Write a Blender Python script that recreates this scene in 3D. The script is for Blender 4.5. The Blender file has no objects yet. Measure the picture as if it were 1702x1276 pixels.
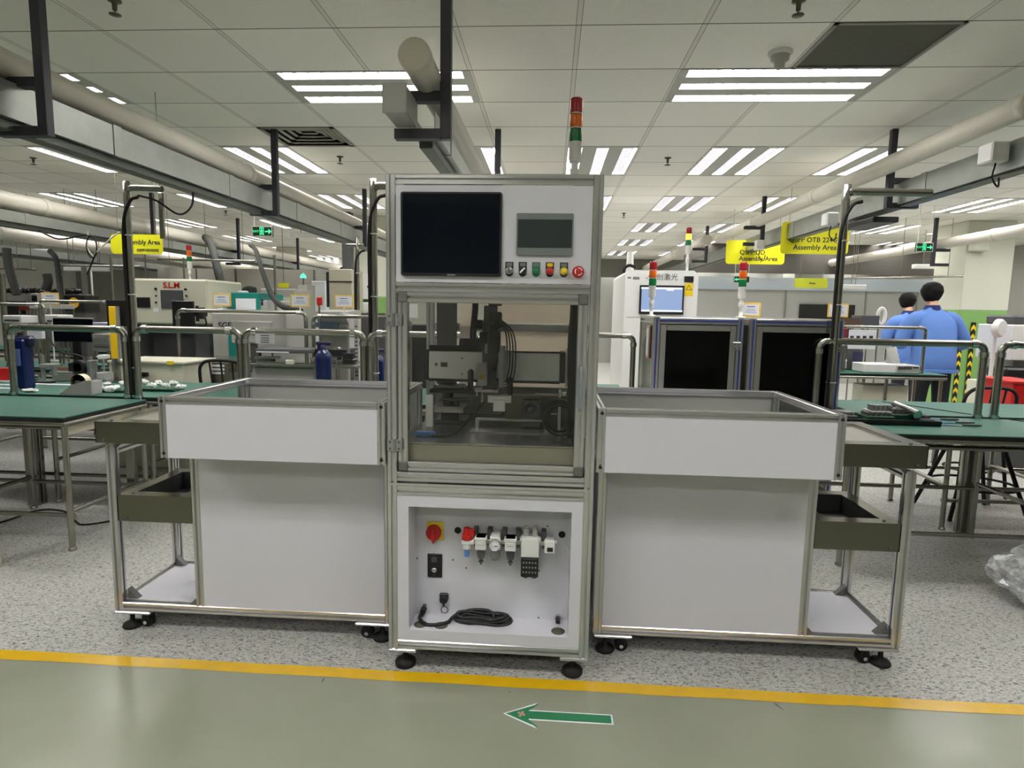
import bpy, bmesh, math, random
from mathutils import Vector, Matrix
random.seed(7)
PI = math.pi
sc = bpy.context.scene
COL = sc.collection

# ------------------------------------------------------------ camera
F = 1011.46; CX, CY, CH = 851.0, 638.0, 1.38
yaw, pitch, roll = .06163398, .11958994, .0174034
_f = Vector((-math.sin(yaw)*math.cos(pitch), math.cos(yaw)*math.cos(pitch), -math.sin(pitch)))
_r0 = Vector((math.cos(yaw), math.sin(yaw), 0)); _u0 = _r0.cross(_f)
_r = _r0*math.cos(roll)+_u0*math.sin(roll); _u = -_r0*math.sin(roll)+_u0*math.cos(roll)
CAM = Vector((0, 0, CH))
cd = bpy.data.cameras.new('camera'); cam = bpy.data.objects.new('camera', cd); COL.objects.link(cam)
cd.sensor_width = 36; cd.sensor_fit = 'HORIZONTAL'; cd.lens = 36*F/1702; cd.clip_end = 100; cd.clip_start = .02
cam.matrix_world = Matrix(((_r.x, _u.x, -_f.x, 0), (_r.y, _u.y, -_f.y, 0), (_r.z, _u.z, -_f.z, CH), (0, 0, 0, 1)))
sc.camera = cam
sc.view_settings.view_transform = 'Standard'; sc.view_settings.look = 'None'
sc.view_settings.gamma = 1; sc.view_settings.exposure = 1.0; sc.view_settings.use_curve_mapping = False

def P(x, y, ax, v):            # the point on a plane of the room that a measured image point shows
    d = _r*((x-CX)/F) - _u*((y-CY)/F) + _f
    i = 'XYZ'.index(ax)
    return CAM + d*((v-CAM[i])/d[i])

# ------------------------------------------------------------ materials
def lin(c):
    c /= 255.0
    return c/12.92 if c <= .04045 else ((c+.055)/1.055)**2.4
def S(r, g, b): return (lin(r), lin(g), lin(b), 1)
MATS = {}
def mat(name, col, rough=.5, metal=0., noise=0., nscale=20., bump=0., emit=0., spec=.5, stretch=None, coat=0.):
    m = bpy.data.materials.new(name); m.use_nodes = True
    nt = m.node_tree; n = nt.nodes; l = nt.links; b = n['Principled BSDF']
    b.inputs['Base Color'].default_value = col
    b.inputs['Roughness'].default_value = rough; b.inputs['Metallic'].default_value = metal
    b.inputs['Specular IOR Level'].default_value = spec
    if coat: b.inputs['Coat Weight'].default_value = coat; b.inputs['Coat Roughness'].default_value = .08
    if emit:
        b.inputs['Emission Color'].default_value = col; b.inputs['Emission Strength'].default_value = emit
    if noise or bump:
        tc = n.new('ShaderNodeTexCoord'); mp = n.new('ShaderNodeMapping'); tx = n.new('ShaderNodeTexNoise')
        tx.inputs['Scale'].default_value = nscale; tx.inputs['Detail'].default_value = 5
        if stretch: mp.inputs['Scale'].default_value = stretch
        l.new(tc.outputs['Object'], mp.inputs[0]); l.new(mp.outputs[0], tx.inputs['Vector'])
        if noise:
            mr = n.new('ShaderNodeMapRange'); mr.inputs['To Min'].default_value = 1-noise; mr.inputs['To Max'].default_value = 1+noise
            l.new(tx.outputs['Fac'], mr.inputs['Value'])
            mx = n.new('ShaderNodeMix'); mx.data_type = 'RGBA'; mx.blend_type = 'MULTIPLY'; mx.inputs['Factor'].default_value = 1
            mx.inputs['A'].default_value = col; l.new(mr.outputs[0], mx.inputs['B']); l.new(mx.outputs['Result'], b.inputs['Base Color'])
            mr2 = n.new('ShaderNodeMapRange'); mr2.inputs['To Min'].default_value = max(.02, rough*(1-noise)); mr2.inputs['To Max'].default_value = min(1, rough*(1+noise))
            l.new(tx.outputs['Fac'], mr2.inputs['Value']); l.new(mr2.outputs[0], b.inputs['Roughness'])
        if bump:
            bp = n.new('ShaderNodeBump'); bp.inputs['Strength'].default_value = bump; bp.inputs['Distance'].default_value = .002
            l.new(tx.outputs['Fac'], bp.inputs['Height']); l.new(bp.outputs[0], b.inputs['Normal'])
    MATS[name] = m
    return m
def clear(name, tint, refl=.5, rough=.02):
    m = bpy.data.materials.new(name); m.use_nodes = True
    nt = m.node_tree; n = nt.nodes; l = nt.links; n.remove(n['Principled BSDF'])
    o = n['Material Output']; t = n.new('ShaderNodeBsdfTransparent'); t.inputs[0].default_value = tint
    g = n.new('ShaderNodeBsdfGlossy'); g.inputs['Roughness'].default_value = rough; g.inputs[0].default_value = (1, 1, 1, 1)
    fr = n.new('ShaderNodeLayerWeight'); fr.inputs['Blend'].default_value = .5
    pw = n.new('ShaderNodeMath'); pw.operation = 'POWER'; pw.inputs[1].default_value = 4.; l.new(fr.outputs['Facing'], pw.inputs[0])
    mu = n.new('ShaderNodeMath'); mu.operation = 'MULTIPLY_ADD'; mu.use_clamp = True; mu.inputs[1].default_value = .5*refl; mu.inputs[2].default_value = .035*refl
    l.new(pw.outputs[0], mu.inputs[0])
    mx = n.new('ShaderNodeMixShader'); l.new(mu.outputs[0], mx.inputs[0]); l.new(t.outputs[0], mx.inputs[1]); l.new(g.outputs[0], mx.inputs[2])
    l.new(mx.outputs[0], o.inputs[0]); MATS[name] = m
    return m
ALU = mat('anodised_aluminium', S(208, 208, 210), .22, .82, .012, 40)
ALUD = mat('cast_aluminium', S(120, 120, 118), .55, .6, .1, 60)
STEEL = mat('stainless_steel', S(158, 157, 148), .26, .92, .1, 25)
SHEET = mat('bent_steel_sheet', S(120, 118, 108), .24, .9, .05, 8)
GALV = mat('galvanised_sheet', S(168, 172, 168), .38, .75, .22, 9)
CHROME = mat('chromed_metal', S(215, 215, 215), .12, 1.)
PANEL = mat('white_panel', S(213, 213, 221), .5, 0, .02, 90, .15)
PANELG = mat('light_grey_panel', S(176, 176, 172), .45, 0, .03, 60)
WHITE = mat('white_plastic', S(226, 226, 224), .4, 0, .02, 40)
CREAM = mat('cream_paint', S(206, 205, 186), .45, 0, .04, 12)
BEIGE = mat('beige_paint', S(182, 178, 158), .5, 0, .04, 10)
GREY = mat('mid_grey_paint', S(132, 132, 126), .5, 0, .06, 14)
DGREY = mat('dark_grey_paint', S(78, 79, 80), .5, 0, .08, 20)
IRON = mat('dark_steel_channel', S(62, 62, 70), .45, .3, .1, 20)
BLACK = mat('black_plastic', S(24, 24, 26), .4, 0, .1, 40)
MBLACK = mat('matt_black_rubber', S(20, 20, 20), .75, 0, .1, 60)
SCREEN = mat('switched_off_screen', S(5, 11, 22), .12, 0, 0, 20, spec=.35)
TINT = mat('black_acrylic', S(4, 5, 6), .16, 0, 0, 20, spec=.3)
HMI = mat('touch_screen_glass', S(58, 64, 66), .16)
HMIB = mat('grey_bezel', S(120, 125, 126), .45)
RED = mat('red_plastic', S(196, 30, 30), .35, 0, .04, 30)
ORANGE = mat('orange_plastic', S(232, 120, 40), .35, 0, .04, 30)
GREENP = mat('green_plastic', S(28, 120, 84), .35, 0, .04, 30)
DGREEN = mat('dark_green_board', S(22, 70, 48), .45, 0, .2, 40)
YELLOW = mat('yellow_plastic', S(236, 206, 40), .4, 0, .04, 30)
SIGNY = mat('yellow_sign_board', S(240, 236, 36), .45, 0, .03, 6)
FRAMEY = mat('pale_yellow_frame', S(250, 206, 92), .45, 0, .03, 20)
PAPER = mat('white_paper', S(232, 234, 240), .7, 0, .02, 30)
INK = mat('dark_print', S(40, 40, 52), .6)
INKB = mat('blue_print', S(90, 110, 170), .6)
BLUE = mat('navy_blue_enamel', S(18, 33, 84), .25, 0, .06, 20)
BLUEL = mat('light_blue_plastic', S(96, 140, 205), .35)
STRIPE = mat('blue_slot_cover', S(58, 76, 170), .4)
TEAL = mat('teal_paint', S(22, 132, 124), .45, 0, .04, 10)
MATG = mat('green_rubber_mat', S(40, 96, 82), .5, 0, .12, 8, .1)
HOSE = mat('grey_corrugated_hose', S(62, 64, 61), .85, 0, .2, 60, spec=.2)
DUCTW = mat('white_pvc_duct', S(205, 200, 188), .38, 0, .04, 6)
COLW = mat('column_white_paint', S(214, 216, 200), .6, 0, .03, 5)
COLG = mat('column_green_paint', S(134, 180, 104), .5, 0, .05, 5)
SKIN = mat('skin', S(206, 160, 132), .5, 0, .05, 20)
HAIR = mat('black_hair', S(12, 11, 12), .7, 0, .3, 120, .6, stretch=(1, 1, .2), spec=.2)
JACKET = mat('blue_work_cloth', S(92, 130, 200), .8, 0, .08, 14, .25)
JACKD = mat('dark_blue_collar_cloth', S(26, 40, 96), .8, 0, .08, 14)
TROUSER = mat('black_trouser_cloth', S(26, 28, 34), .85, 0, .1, 20)
WOOD = mat('tan_wood', S(176, 146, 104), .5, 0, .12, 8, stretch=(1, 1, 8))
GLASS = clear('smoky_acrylic', (.84, .84, .82, 1), 1.0)
GLASSC = clear('clear_acrylic', (.86, .9, .88, 1), 1.0)
def film(name):
    m = clear(name, (.93, .94, .95, 1), 3.0, .18); nt = m.node_tree; n = nt.nodes; l = nt.links; o = n['Material Output']; s0 = o.inputs[0].links[0].from_socket
    d = n.new('ShaderNodeBsdfDiffuse'); d.inputs[0].default_value = (.86, .87, .88, 1); mx = n.new('ShaderNodeMixShader'); tc = n.new('ShaderNodeTexCoord'); nz = n.new('ShaderNodeTexNoise'); nz.inputs['Scale'].default_value = 14; nz.inputs['Detail'].default_value = 6; mr = n.new('ShaderNodeMapRange'); mr.inputs['From Min'].default_value = .4; mr.inputs['From Max'].default_value = .65; mr.inputs['To Min'].default_value = .08; mr.inputs['To Max'].default_value = .6
    l.new(tc.outputs['Object'], nz.inputs['Vector']); l.new(nz.outputs['Fac'], mr.inputs['Value']); l.new(mr.outputs[0], mx.inputs[0]); l.new(s0, mx.inputs[1]); l.new(d.outputs[0], mx.inputs[2]); l.new(mx.outputs[0], o.inputs[0]); return m
FILM = film('clear_plastic_film') if True else clear('clear_plastic_film', (.95, .96, .97, 1), 4.0, .2)
BOWL = clear('smoky_bowl', (.55, .55, .55, 1), 1.5, .08)

def milky(name, col, k=.5):
    m = bpy.data.materials.new(name); m.use_nodes = True
    nt = m.node_tree; n = nt.nodes; l = nt.links; p = n['Principled BSDF']; p.inputs['Base Color'].default_value = col; p.inputs['Roughness'].default_value = .3
    t = n.new('ShaderNodeBsdfTranslucent'); t.inputs[0].default_value = col; mx = n.new('ShaderNodeMixShader'); mx.inputs[0].default_value = k
    l.new(p.outputs[0], mx.inputs[1]); l.new(t.outputs[0], mx.inputs[2]); l.new(mx.outputs[0], n['Material Output'].inputs[0]); return m
# ------------------------------------------------------------ mesh builder
class B:
    def __init__(s): s.v = []; s.f = []; s.smooth = []
    def add(s, vs, fs, sm=False):
        o = len(s.v); s.v += [tuple(v) for v in vs]
        for f in fs: s.f.append(tuple(i+o for i in f)); s.smooth.append(sm)
        return s
    def box(s, x0, y0, z0, x1, y1, z1, c=0.):
        x0, x1 = min(x0, x1), max(x0, x1); y0, y1 = min(y0, y1), max(y0, y1); z0, z1 = min(z0, z1), max(z0, z1)
        c = min(c, .45*min(x1-x0, y1-y0, z1-z0))
        if c <= 0:
            return s.add([(x0, y0, z0), (x1, y0, z0), (x1, y1, z0), (x0, y1, z0), (x0, y0, z1), (x1, y0, z1), (x1, y1, z1), (x0, y1, z1)],
                         [(0, 3, 2, 1), (4, 5, 6, 7), (0, 1, 5, 4), (1, 2, 6, 5), (2, 3, 7, 6), (3, 0, 4, 7)])
        L = ((x0, x1), (y0, y1), (z0, z1)); vs = []; idx = {}
        for cx in (0, 1):
            for cy in (0, 1):
                for cz in (0, 1):
                    k = (cx, cy, cz)
                    for a in range(3):
                        p = []
                        for j in range(3):
                            q = L[j][k[j]]
                            if j != a: q += c if k[j] == 0 else -c
                            p.append(q)
                        idx[(k, a)] = len(vs); vs.append(p)
        fs = []
        for a in range(3):
            o = [j for j in range(3) if j != a]
            for sg in (0, 1):
                q = []
                for u, w in ((0, 0), (1, 0), (1, 1), (0, 1)):
                    k = [0, 0, 0]; k[a] = sg; k[o[0]] = u; k[o[1]] = w; q.append(idx[(tuple(k), a)])
                fs.append(q)
            for u in (0, 1):
                for w in (0, 1):
                    k0 = [0, 0, 0]; k0[o[0]] = u; k0[o[1]] = w; k1 = list(k0); k1[a] = 1
                    k0 = tuple(k0); k1 = tuple(k1)
                    fs.append([idx[(k0, o[0])], idx[(k1, o[0])], idx[(k1, o[1])], idx[(k0, o[1])]])
        for k in [(a, b_, c_) for a in (0, 1) for b_ in (0, 1) for c_ in (0, 1)]:
            fs.append([idx[(k, 0)], idx[(k, 1)], idx[(k, 2)]])
        return s.add(vs, fs)
    def ring(s, c, ax, r, n, ry=None, ph=0):
        ax = Vector(ax).normalized(); t = Vector((0, 0, 1)) if abs(ax.z) < .9 else Vector((0, 1, 0))
        u = ax.cross(t).normalized(); w = u.cross(ax)
        ry = r if ry is None else ry
        return [Vector(c)+u*(r*math.cos(2*PI*i/n+ph))+w*(ry*math.sin(2*PI*i/n+ph)) for i in range(n)]
    def cyl(s, p0, p1, r, r1=None, n=16, sm=True):
        p0 = Vector(p0); p1 = Vector(p1); r1 = r if r1 is None else r1; ax = p1-p0
        vs = s.ring(p0, ax, r, n)+s.ring(p1, ax, r1, n)
        s.add(vs, [(i, (i+1) % n, n+(i+1) % n, n+i) for i in range(n)], sm)
        s.add(vs[:n], [tuple(range(n))]); s.add(vs[n:], [tuple(range(n))])
        return s
    def lathe(s, prof, o=(0, 0, 0), ax=(0, 0, 1), n=20):      # prof: (radius, height) along ax
        o = Vector(o); ax = Vector(ax).normalized(); vs = []; k = len(prof)
        for r, h in prof: vs += s.ring(o+ax*h, ax, max(r, 1e-4), n)
        fs = [(j*n+i, j*n+(i+1) % n, (j+1)*n+(i+1) % n, (j+1)*n+i) for j in range(k-1) for i in range(n)]
        s.add(vs, fs, True); s.add(vs[:n], [tuple(range(n))]); s.add(vs[-n:], [tuple(range(n))])
        return s
    def tube(s, pts, r, n=8, smooth=True, sub=5, rib=0.):
        pts = [Vector(p) for p in pts]
        if smooth and len(pts) > 2:
            q = []; e = [pts[0]*2-pts[1]]+pts+[pts[-1]*2-pts[-2]]
            for i in range(1, len(e)-2):
                a, b, c, d = e[i-1:i+3]
                for k in range(sub):
                    t = k/sub
                    q.append(.5*((2*b)+(c-a)*t+(2*a-5*b+4*c-d)*t*t+(3*b-a-3*c+d)*t**3))
            q.append(pts[-1]); pts = q
        m = len(pts); vs = []; nrm = None
        for i, p in enumerate(pts):
            t = (pts[min(i+1, m-1)]-pts[max(i-1, 0)]).normalized()
            if nrm is None:
                nrm = t.cross(Vector((0, 0, 1)) if abs(t.z) < .9 else Vector((0, 1, 0))).normalized()
            nrm = (nrm-t*nrm.dot(t)).normalized(); bn = t.cross(nrm)
            rr = r*(1+(rib if i % 2 else -rib))
            vs += [p+nrm*rr*math.cos(2*PI*k/n)+bn*rr*math.sin(2*PI*k/n) for k in range(n)]
        s.add(vs, [(j*n+i, j*n+(i+1) % n, (j+1)*n+(i+1) % n, (j+1)*n+i) for j in range(m-1) for i in range(n)], True)
        s.add(vs[:n], [tuple(range(n))]); s.add(vs[-n:], [tuple(range(n))])
        return s
    def prism(s, poly, ax, d0, d1):       # poly in the two other axes (order x,y,z)
        a = 'xyz'.index(ax); vs = []
        for d in (d0, d1):
            for p in poly:
                q = list(p); q.insert(a, d); vs.append(q)
        n = len(poly)
        return s.add(vs, [tuple(range(n)), tuple(range(n, 2*n))]+[(i, (i+1) % n, n+(i+1) % n, n+i) for i in range(n)])
    def prof(s, ax, lo, hi, cu, cv, w=.036):   # slotted aluminium extrusion
        h = w/2; c = .003; g = w*.15; d = w*.34; side = [(-h+c, -h), (-g, -h), (-g, -h+d), (g, -h+d), (g, -h), (h-c, -h)]
        poly = []
        for k in range(4):
            cs, sn = [(1, 0), (0, 1), (-1, 0), (0, -1)][k]
            poly += [(x*cs-y*sn, x*sn+y*cs) for x, y in side]
        return s.prism([(cu+x, cv+y) for x, y in poly], ax, lo, hi)
    def ttube(s, pts, radii, n=14, sub=4):      # smooth tube whose radius changes along it
        P_ = [Vector(p) for p in pts]; q = []; rr = []; e = [P_[0]*2-P_[1]]+P_+[P_[-1]*2-P_[-2]]
        for i in range(1, len(e)-2):
            a, b, c, d = e[i-1:i+3]
            for k in range(sub):
                t = k/sub; q.append(.5*((2*b)+(c-a)*t+(2*a-5*b+4*c-d)*t*t+(3*b-a-3*c+d)*t**3)); rr.append(radii[i-1]*(1-t)+radii[i]*t)
        q.append(P_[-1]); rr.append(radii[-1]); m = len(q); vs = []; nrm = None
        for i, p in enumerate(q):
            t = (q[min(i+1, m-1)]-q[max(i-1, 0)]).normalized()
            if nrm is None: nrm = t.cross(Vector((0, 0, 1)) if abs(t.z) < .9 else Vector((0, 1, 0))).normalized()
            nrm = (nrm-t*nrm.dot(t)).normalized(); bn = t.cross(nrm)
            vs += [p+nrm*rr[i]*math.cos(2*PI*k/n)+bn*rr[i]*math.sin(2*PI*k/n) for k in range(n)]
        s.add(vs, [(j*n+i, j*n+(i+1) % n, (j+1)*n+(i+1) % n, (j+1)*n+i) for j in range(m-1) for i in range(n)], True)
        s.add(vs[:n], [tuple(range(n))]); s.add(vs[-n:], [tuple(range(n))]); return s
    def loft(s, secs, n=20):     # secs: (cx,cy,cz,rx,ry[,tilt])
        vs = []
        for q in secs:
            cx, cy, cz, rx, ry = q[:5]; t = q[5] if len(q) > 5 else 0
            for i in range(n):
                a = 2*PI*i/n; vs.append((cx+rx*math.cos(a), cy+ry*math.sin(a)*math.cos(t), cz+ry*math.sin(a)*math.sin(t)))
        m = len(secs)
        s.add(vs, [(j*n+i, j*n+(i+1) % n, (j+1)*n+(i+1) % n, (j+1)*n+i) for j in range(m-1) for i in range(n)], True)
        s.add(vs[:n], [tuple(range(n))]); s.add(vs[-n:], [tuple(range(n))])
        return s
    def px(s, x0, y0, x1, y1, Y, th=.02, c=0., z0=None, z1=None):   # a box whose front face fills a measured rectangle on the plane at depth Y
        ym = (y0+y1)/2; xm = (x0+x1)/2
        a = P(x0, ym, 'Y', Y); b = P(x1, ym, 'Y', Y); t = P(xm, y0, 'Y', Y); u = P(xm, y1, 'Y', Y)
        return s.box(a.x, Y, u.z if z0 is None else z0, b.x, Y+th, t.z if z1 is None else z1, c)
    def build(s, name, m, parent=None, bev=0., origin=None):
        me = bpy.data.meshes.new(name)
        root = parent
        while root is not None and root.parent is not None: root = root.parent
        if root is not None: off = root.location.copy()
        elif origin is not None: off = Vector(origin)
        else:
            xs = [v[0] for v in s.v]; ys = [v[1] for v in s.v]; zs = [v[2] for v in s.v]
            off = Vector(((min(xs)+max(xs))/2, (min(ys)+max(ys))/2, min(zs)))
        me.from_pydata([tuple(Vector(v)-off) for v in s.v], [], s.f)
        bm = bmesh.new(); bm.from_mesh(me)
        for f, q in zip(bm.faces, s.smooth): f.smooth = q
        bmesh.ops.recalc_face_normals(bm, faces=bm.faces)
        bm.to_mesh(me); bm.free(); me.materials.append(m)
        o = bpy.data.objects.new(name, me); COL.objects.link(o)
        if parent is not None: o.parent = parent
        else: o.location = off
        return o
def tag(o, label, cat, group=None, kind=None):
    o['label'] = label; o['category'] = cat
    if group: o['group'] = group
    if kind: o['kind'] = kind
    return o
def thing(name, label, cat, loc=(0, 0, 0), group=None, kind=None):
    o = bpy.data.objects.new(name, None); COL.objects.link(o); o.location = loc; o.empty_display_size = .05
    return tag(o, label, cat, group, kind)
def struct(o): o['kind'] = 'structure'; return o
def copy_tree(o, parent=None):
    c = o.copy(); COL.objects.link(c)
    if parent is not None: c.parent = parent
    for ch in list(o.children): copy_tree(ch, c)
    return c
def dup(o, loc, label=None, group=None, rz=None):
    c = copy_tree(o); c.location = loc
    if rz is not None: c.rotation_euler = (0, 0, rz)
    if label: c['label'] = label
    if group: c['group'] = group
    return c
def text(name, body, size, m, parent, loc, normal='-y', th=.0008, align='CENTER', bold=0.):
    """writing: front faces -y, text origin at loc (world)"""
    cu = bpy.data.curves.new(name, 'FONT'); cu.body = body; cu.size = size; cu.extrude = th; cu.align_x = align; cu.align_y = 'CENTER'
    cu.offset = bold; cu.resolution_u = 3
    tmp = bpy.data.objects.new('tmp', cu); COL.objects.link(tmp)
    dg = bpy.context.evaluated_depsgraph_get(); dg.update()
    me = bpy.data.meshes.new_from_object(tmp.evaluated_get(dg), depsgraph=dg)
    bpy.data.objects.remove(tmp); bpy.data.curves.remove(cu)
    R = Matrix.Rotation(PI/2, 4, 'X')
    if normal == '-z': R = Matrix.Rotation(0, 4, 'X')
    root = parent
    while root is not None and root.parent is not None: root = root.parent
    off = root.location if root is not None else Vector((0, 0, 0))
    me.transform(Matrix.Translation(Vector(loc)-off) @ R)
    me.materials.clear(); me.materials.append(m)
    o = bpy.data.objects.new(name, me); COL.objects.link(o); o.parent = parent
    return o
# ------------------------------------------------------------ room shell
CZ = 2.76; GX, GY0, GW, GD = .10, 3.15, .604, .545       # ceiling grid
XL, XR, YB, YF = -10.2, 8.7, -3.4, 16.9
def floor_mat():
    m = bpy.data.materials.new('speckled_vinyl_floor'); m.use_nodes = True
    nt = m.node_tree; n = nt.nodes; l = nt.links; b = n['Principled BSDF']
    tc = n.new('ShaderNodeTexCoord'); mp = n.new('ShaderNodeMapping'); mp.inputs['Rotation'].default_value = (0, 0, .5); mp.inputs['Scale'].default_value = (1, 1.9, 1)
    v = n.new('ShaderNodeTexNoise'); v.inputs['Scale'].default_value = 62; v.inputs['Detail'].default_value = 2.5; v.inputs['Distortion'].default_value = 1.2
    r = n.new('ShaderNodeValToRGB'); e = r.color_ramp.elements
    e[0].position = .36; e[0].color = S(96, 97, 96); e[1].position = .46; e[1].color = S(180, 180, 174)
    x = e.new(.58); x.color = S(187, 187, 181); x = e.new(.68); x.color = S(206, 205, 199)
    v2 = n.new('ShaderNodeTexNoise'); v2.inputs['Scale'].default_value = 1.3
    mr = n.new('ShaderNodeMapRange'); mr.inputs['To Min'].default_value = .93; mr.inputs['To Max'].default_value = 1.07
    mx = n.new('ShaderNodeMix'); mx.data_type = 'RGBA'; mx.blend_type = 'MULTIPLY'; mx.inputs['Factor'].default_value = 1
    l.new(tc.outputs['Object'], mp.inputs[0]); l.new(mp.outputs[0], v.inputs['Vector']); l.new(tc.outputs['Object'], v2.inputs['Vector'])
    l.new(v.outputs['Fac'], r.inputs[0]); l.new(v2.outputs['Fac'], mr.inputs['Value'])
    l.new(r.outputs[0], mx.inputs['A']); l.new(mr.outputs[0], mx.inputs['B']); l.new(mx.outputs['Result'], b.inputs['Base Color'])
    b.inputs['Roughness'].default_value = .38; b.inputs['Specular IOR Level'].default_value = .4
    return m
def epoxy_mat():
    m = bpy.data.materials.new('green_grey_epoxy_floor'); m.use_nodes = True
    nt = m.node_tree; n = nt.nodes; l = nt.links; b = n['Principled BSDF']
    tc = n.new('ShaderNodeTexCoord'); v = n.new('ShaderNodeTexNoise'); v.inputs['Scale'].default_value = 1.6; v.inputs['Detail'].default_value = 6
    r = n.new('ShaderNodeValToRGB'); e = r.color_ramp.elements
    e[0].position = .3; e[0].color = S(142, 146, 127); e[1].position = .7; e[1].color = S(155, 159, 141)
    f = n.new('ShaderNodeTexNoise'); f.inputs['Scale'].default_value = 240
    mr = n.new('ShaderNodeMapRange'); mr.inputs['To Min'].default_value = .96; mr.inputs['To Max'].default_value = 1.04
    mx = n.new('ShaderNodeMix'); mx.data_type = 'RGBA'; mx.blend_type = 'MULTIPLY'; mx.inputs['Factor'].default_value = 1
    rr = n.new('ShaderNodeMapRange'); rr.inputs['To Min'].default_value = .14; rr.inputs['To Max'].default_value = .3
    v3 = n.new('ShaderNodeTexNoise'); v3.inputs['Scale'].default_value = 9; v3.inputs['Detail'].default_value = 4
    bp = n.new('ShaderNodeBump'); bp.inputs['Strength'].default_value = .06; bp.inputs['Distance'].default_value = .01
    for q in (v, f, v3): l.new(tc.outputs['Object'], q.inputs['Vector'])
    l.new(v.outputs['Fac'], r.inputs[0]); l.new(f.outputs['Fac'], mr.inputs['Value']); l.new(r.outputs[0], mx.inputs['A']); l.new(mr.outputs[0], mx.inputs['B'])
    l.new(mx.outputs['Result'], b.inputs['Base Color']); l.new(v3.outputs['Fac'], rr.inputs['Value']); l.new(rr.outputs[0], b.inputs['Roughness'])
    l.new(v3.outputs['Fac'], bp.inputs['Height']); l.new(bp.outputs[0], b.inputs['Normal'])
    return m
def ceil_mat():
    m = bpy.data.materials.new('mineral_ceiling_tile'); m.use_nodes = True
    nt = m.node_tree; n = nt.nodes; l = nt.links; b = n['Principled BSDF']
    tc = n.new('ShaderNodeTexCoord'); sp = n.new('ShaderNodeSeparateXYZ'); l.new(tc.outputs['Object'], sp.inputs[0])
    def edge(out, o, w, half):
        a = n.new('ShaderNodeMath'); a.operation = 'SUBTRACT'; a.inputs[1].default_value = o; l.new(out, a.inputs[0])
        p = n.new('ShaderNodeMath'); p.operation = 'PINGPONG'; p.inputs[1].default_value = w/2; l.new(a.outputs[0], p.inputs[0])
        c = n.new('ShaderNodeMath'); c.operation = 'LESS_THAN'; c.inputs[1].default_value = half; l.new(p.outputs[0], c.inputs[0])
        return p.outputs[0], c.outputs[0]
    px_, cx = edge(sp.outputs['X'], GX, GW, .0115); _, cx2 = edge(sp.outputs['X'], GX, GW, .0140)
    py_, cy = edge(sp.outputs['Y'], GY0, GD, .004)
    def mth(op, a, b_):
        q = n.new('ShaderNodeMath'); q.operation = op; l.new(a, q.inputs[0]); l.new(b_, q.inputs[1]); return q.outputs[0]
    dark = mth('MAXIMUM', mth('SUBTRACT', cx2, cx), cy)  # thin shadow lines along the T-bars and tile joints, painted into the colour
    nz = n.new('ShaderNodeTexNoise'); nz.inputs['Scale'].default_value = 70; l.new(tc.outputs['Object'], nz.inputs['Vector'])
    n2 = n.new('ShaderNodeTexWhiteNoise'); n2.noise_dimensions = '2D'
    sc2 = n.new('ShaderNodeMapping'); sc2.vector_type = 'TEXTURE'; sc2.inputs['Location'].default_value = (GX, GY0, 0); sc2.inputs['Scale'].default_value = (GW, GD, 1)
    fl = n.new('ShaderNodeVectorMath'); fl.operation = 'FLOOR'; l.new(tc.outputs['Object'], sc2.inputs[0]); l.new(sc2.outputs[0], fl.inputs[0]); l.new(fl.outputs[0], n2.inputs['Vector'])
    mr = n.new('ShaderNodeMapRange'); mr.inputs['To Min'].default_value = .93; mr.inputs['To Max'].default_value = 1.03; l.new(n2.outputs['Value'], mr.inputs['Value'])
    mz = n.new('ShaderNodeMapRange'); mz.inputs['To Min'].default_value = .95; mz.inputs['To Max'].default_value = 1.05; l.new(nz.outputs['Fac'], mz.inputs['Value'])
    k = mth('MULTIPLY', mr.outputs[0], mz.outputs[0])
    mx = n.new('ShaderNodeMix'); mx.data_type = 'RGBA'; mx.blend_type = 'MULTIPLY'; mx.inputs['Factor'].default_value = 1; mx.inputs['A'].default_value = S(242, 240, 232); l.new(k, mx.inputs['B'])
    m1 = n.new('ShaderNodeMix'); m1.data_type = 'RGBA'; l.new(cx, m1.inputs['Factor']); l.new(mx.outputs['Result'], m1.inputs['A']); m1.inputs['B'].default_value = S(230, 227, 219)
    m2 = n.new('ShaderNodeMix'); m2.data_type = 'RGBA'; l.new(dark, m2.inputs['Factor']); l.new(m1.outputs['Result'], m2.inputs['A']); m2.inputs['B'].default_value = S(96, 94, 84)
    l.new(m2.outputs['Result'], b.inputs['Base Color']); b.inputs['Roughness'].default_value = .8
    return m
YT0, YT1 = 2.095, 2.157
struct(B().add([(XL, YT0+.008, 0), (XR, YT0+.008, 0), (XR, YF, 0), (XL, YF, 0)], [(0, 1, 2, 3)]).build('floor', floor_mat(), origin=(0, 0, 0)))
struct(B().box(XL, YB, -.004, XR, YT0+.008, 0).build('floor_aisle', epoxy_mat(), origin=(0, 0, 0)))
TAPE = mat('yellow_floor_tape', S(228, 182, 28), .2, 0, .1, 14, .1)
tp = B(); N = 60; vs = []
for i in range(N+1):
    x = -4.5+8.2*i/N; j = .0022*math.sin(i*1.7)
    vs += [(x, YT0+j, .0012), (x, YT1+j*.6, .0012)]
tp.add(vs, [(2*i, 2*i+2, 2*i+3, 2*i+1) for i in range(N)])
tp.box(-4.5, YT0+.003, 0, 3.7, YT1-.003, .0008)
tag(tp.build('floor_tape', TAPE), 'long yellow line taped across the floor between white speckled and green-grey floor', 'floor marking')
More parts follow.
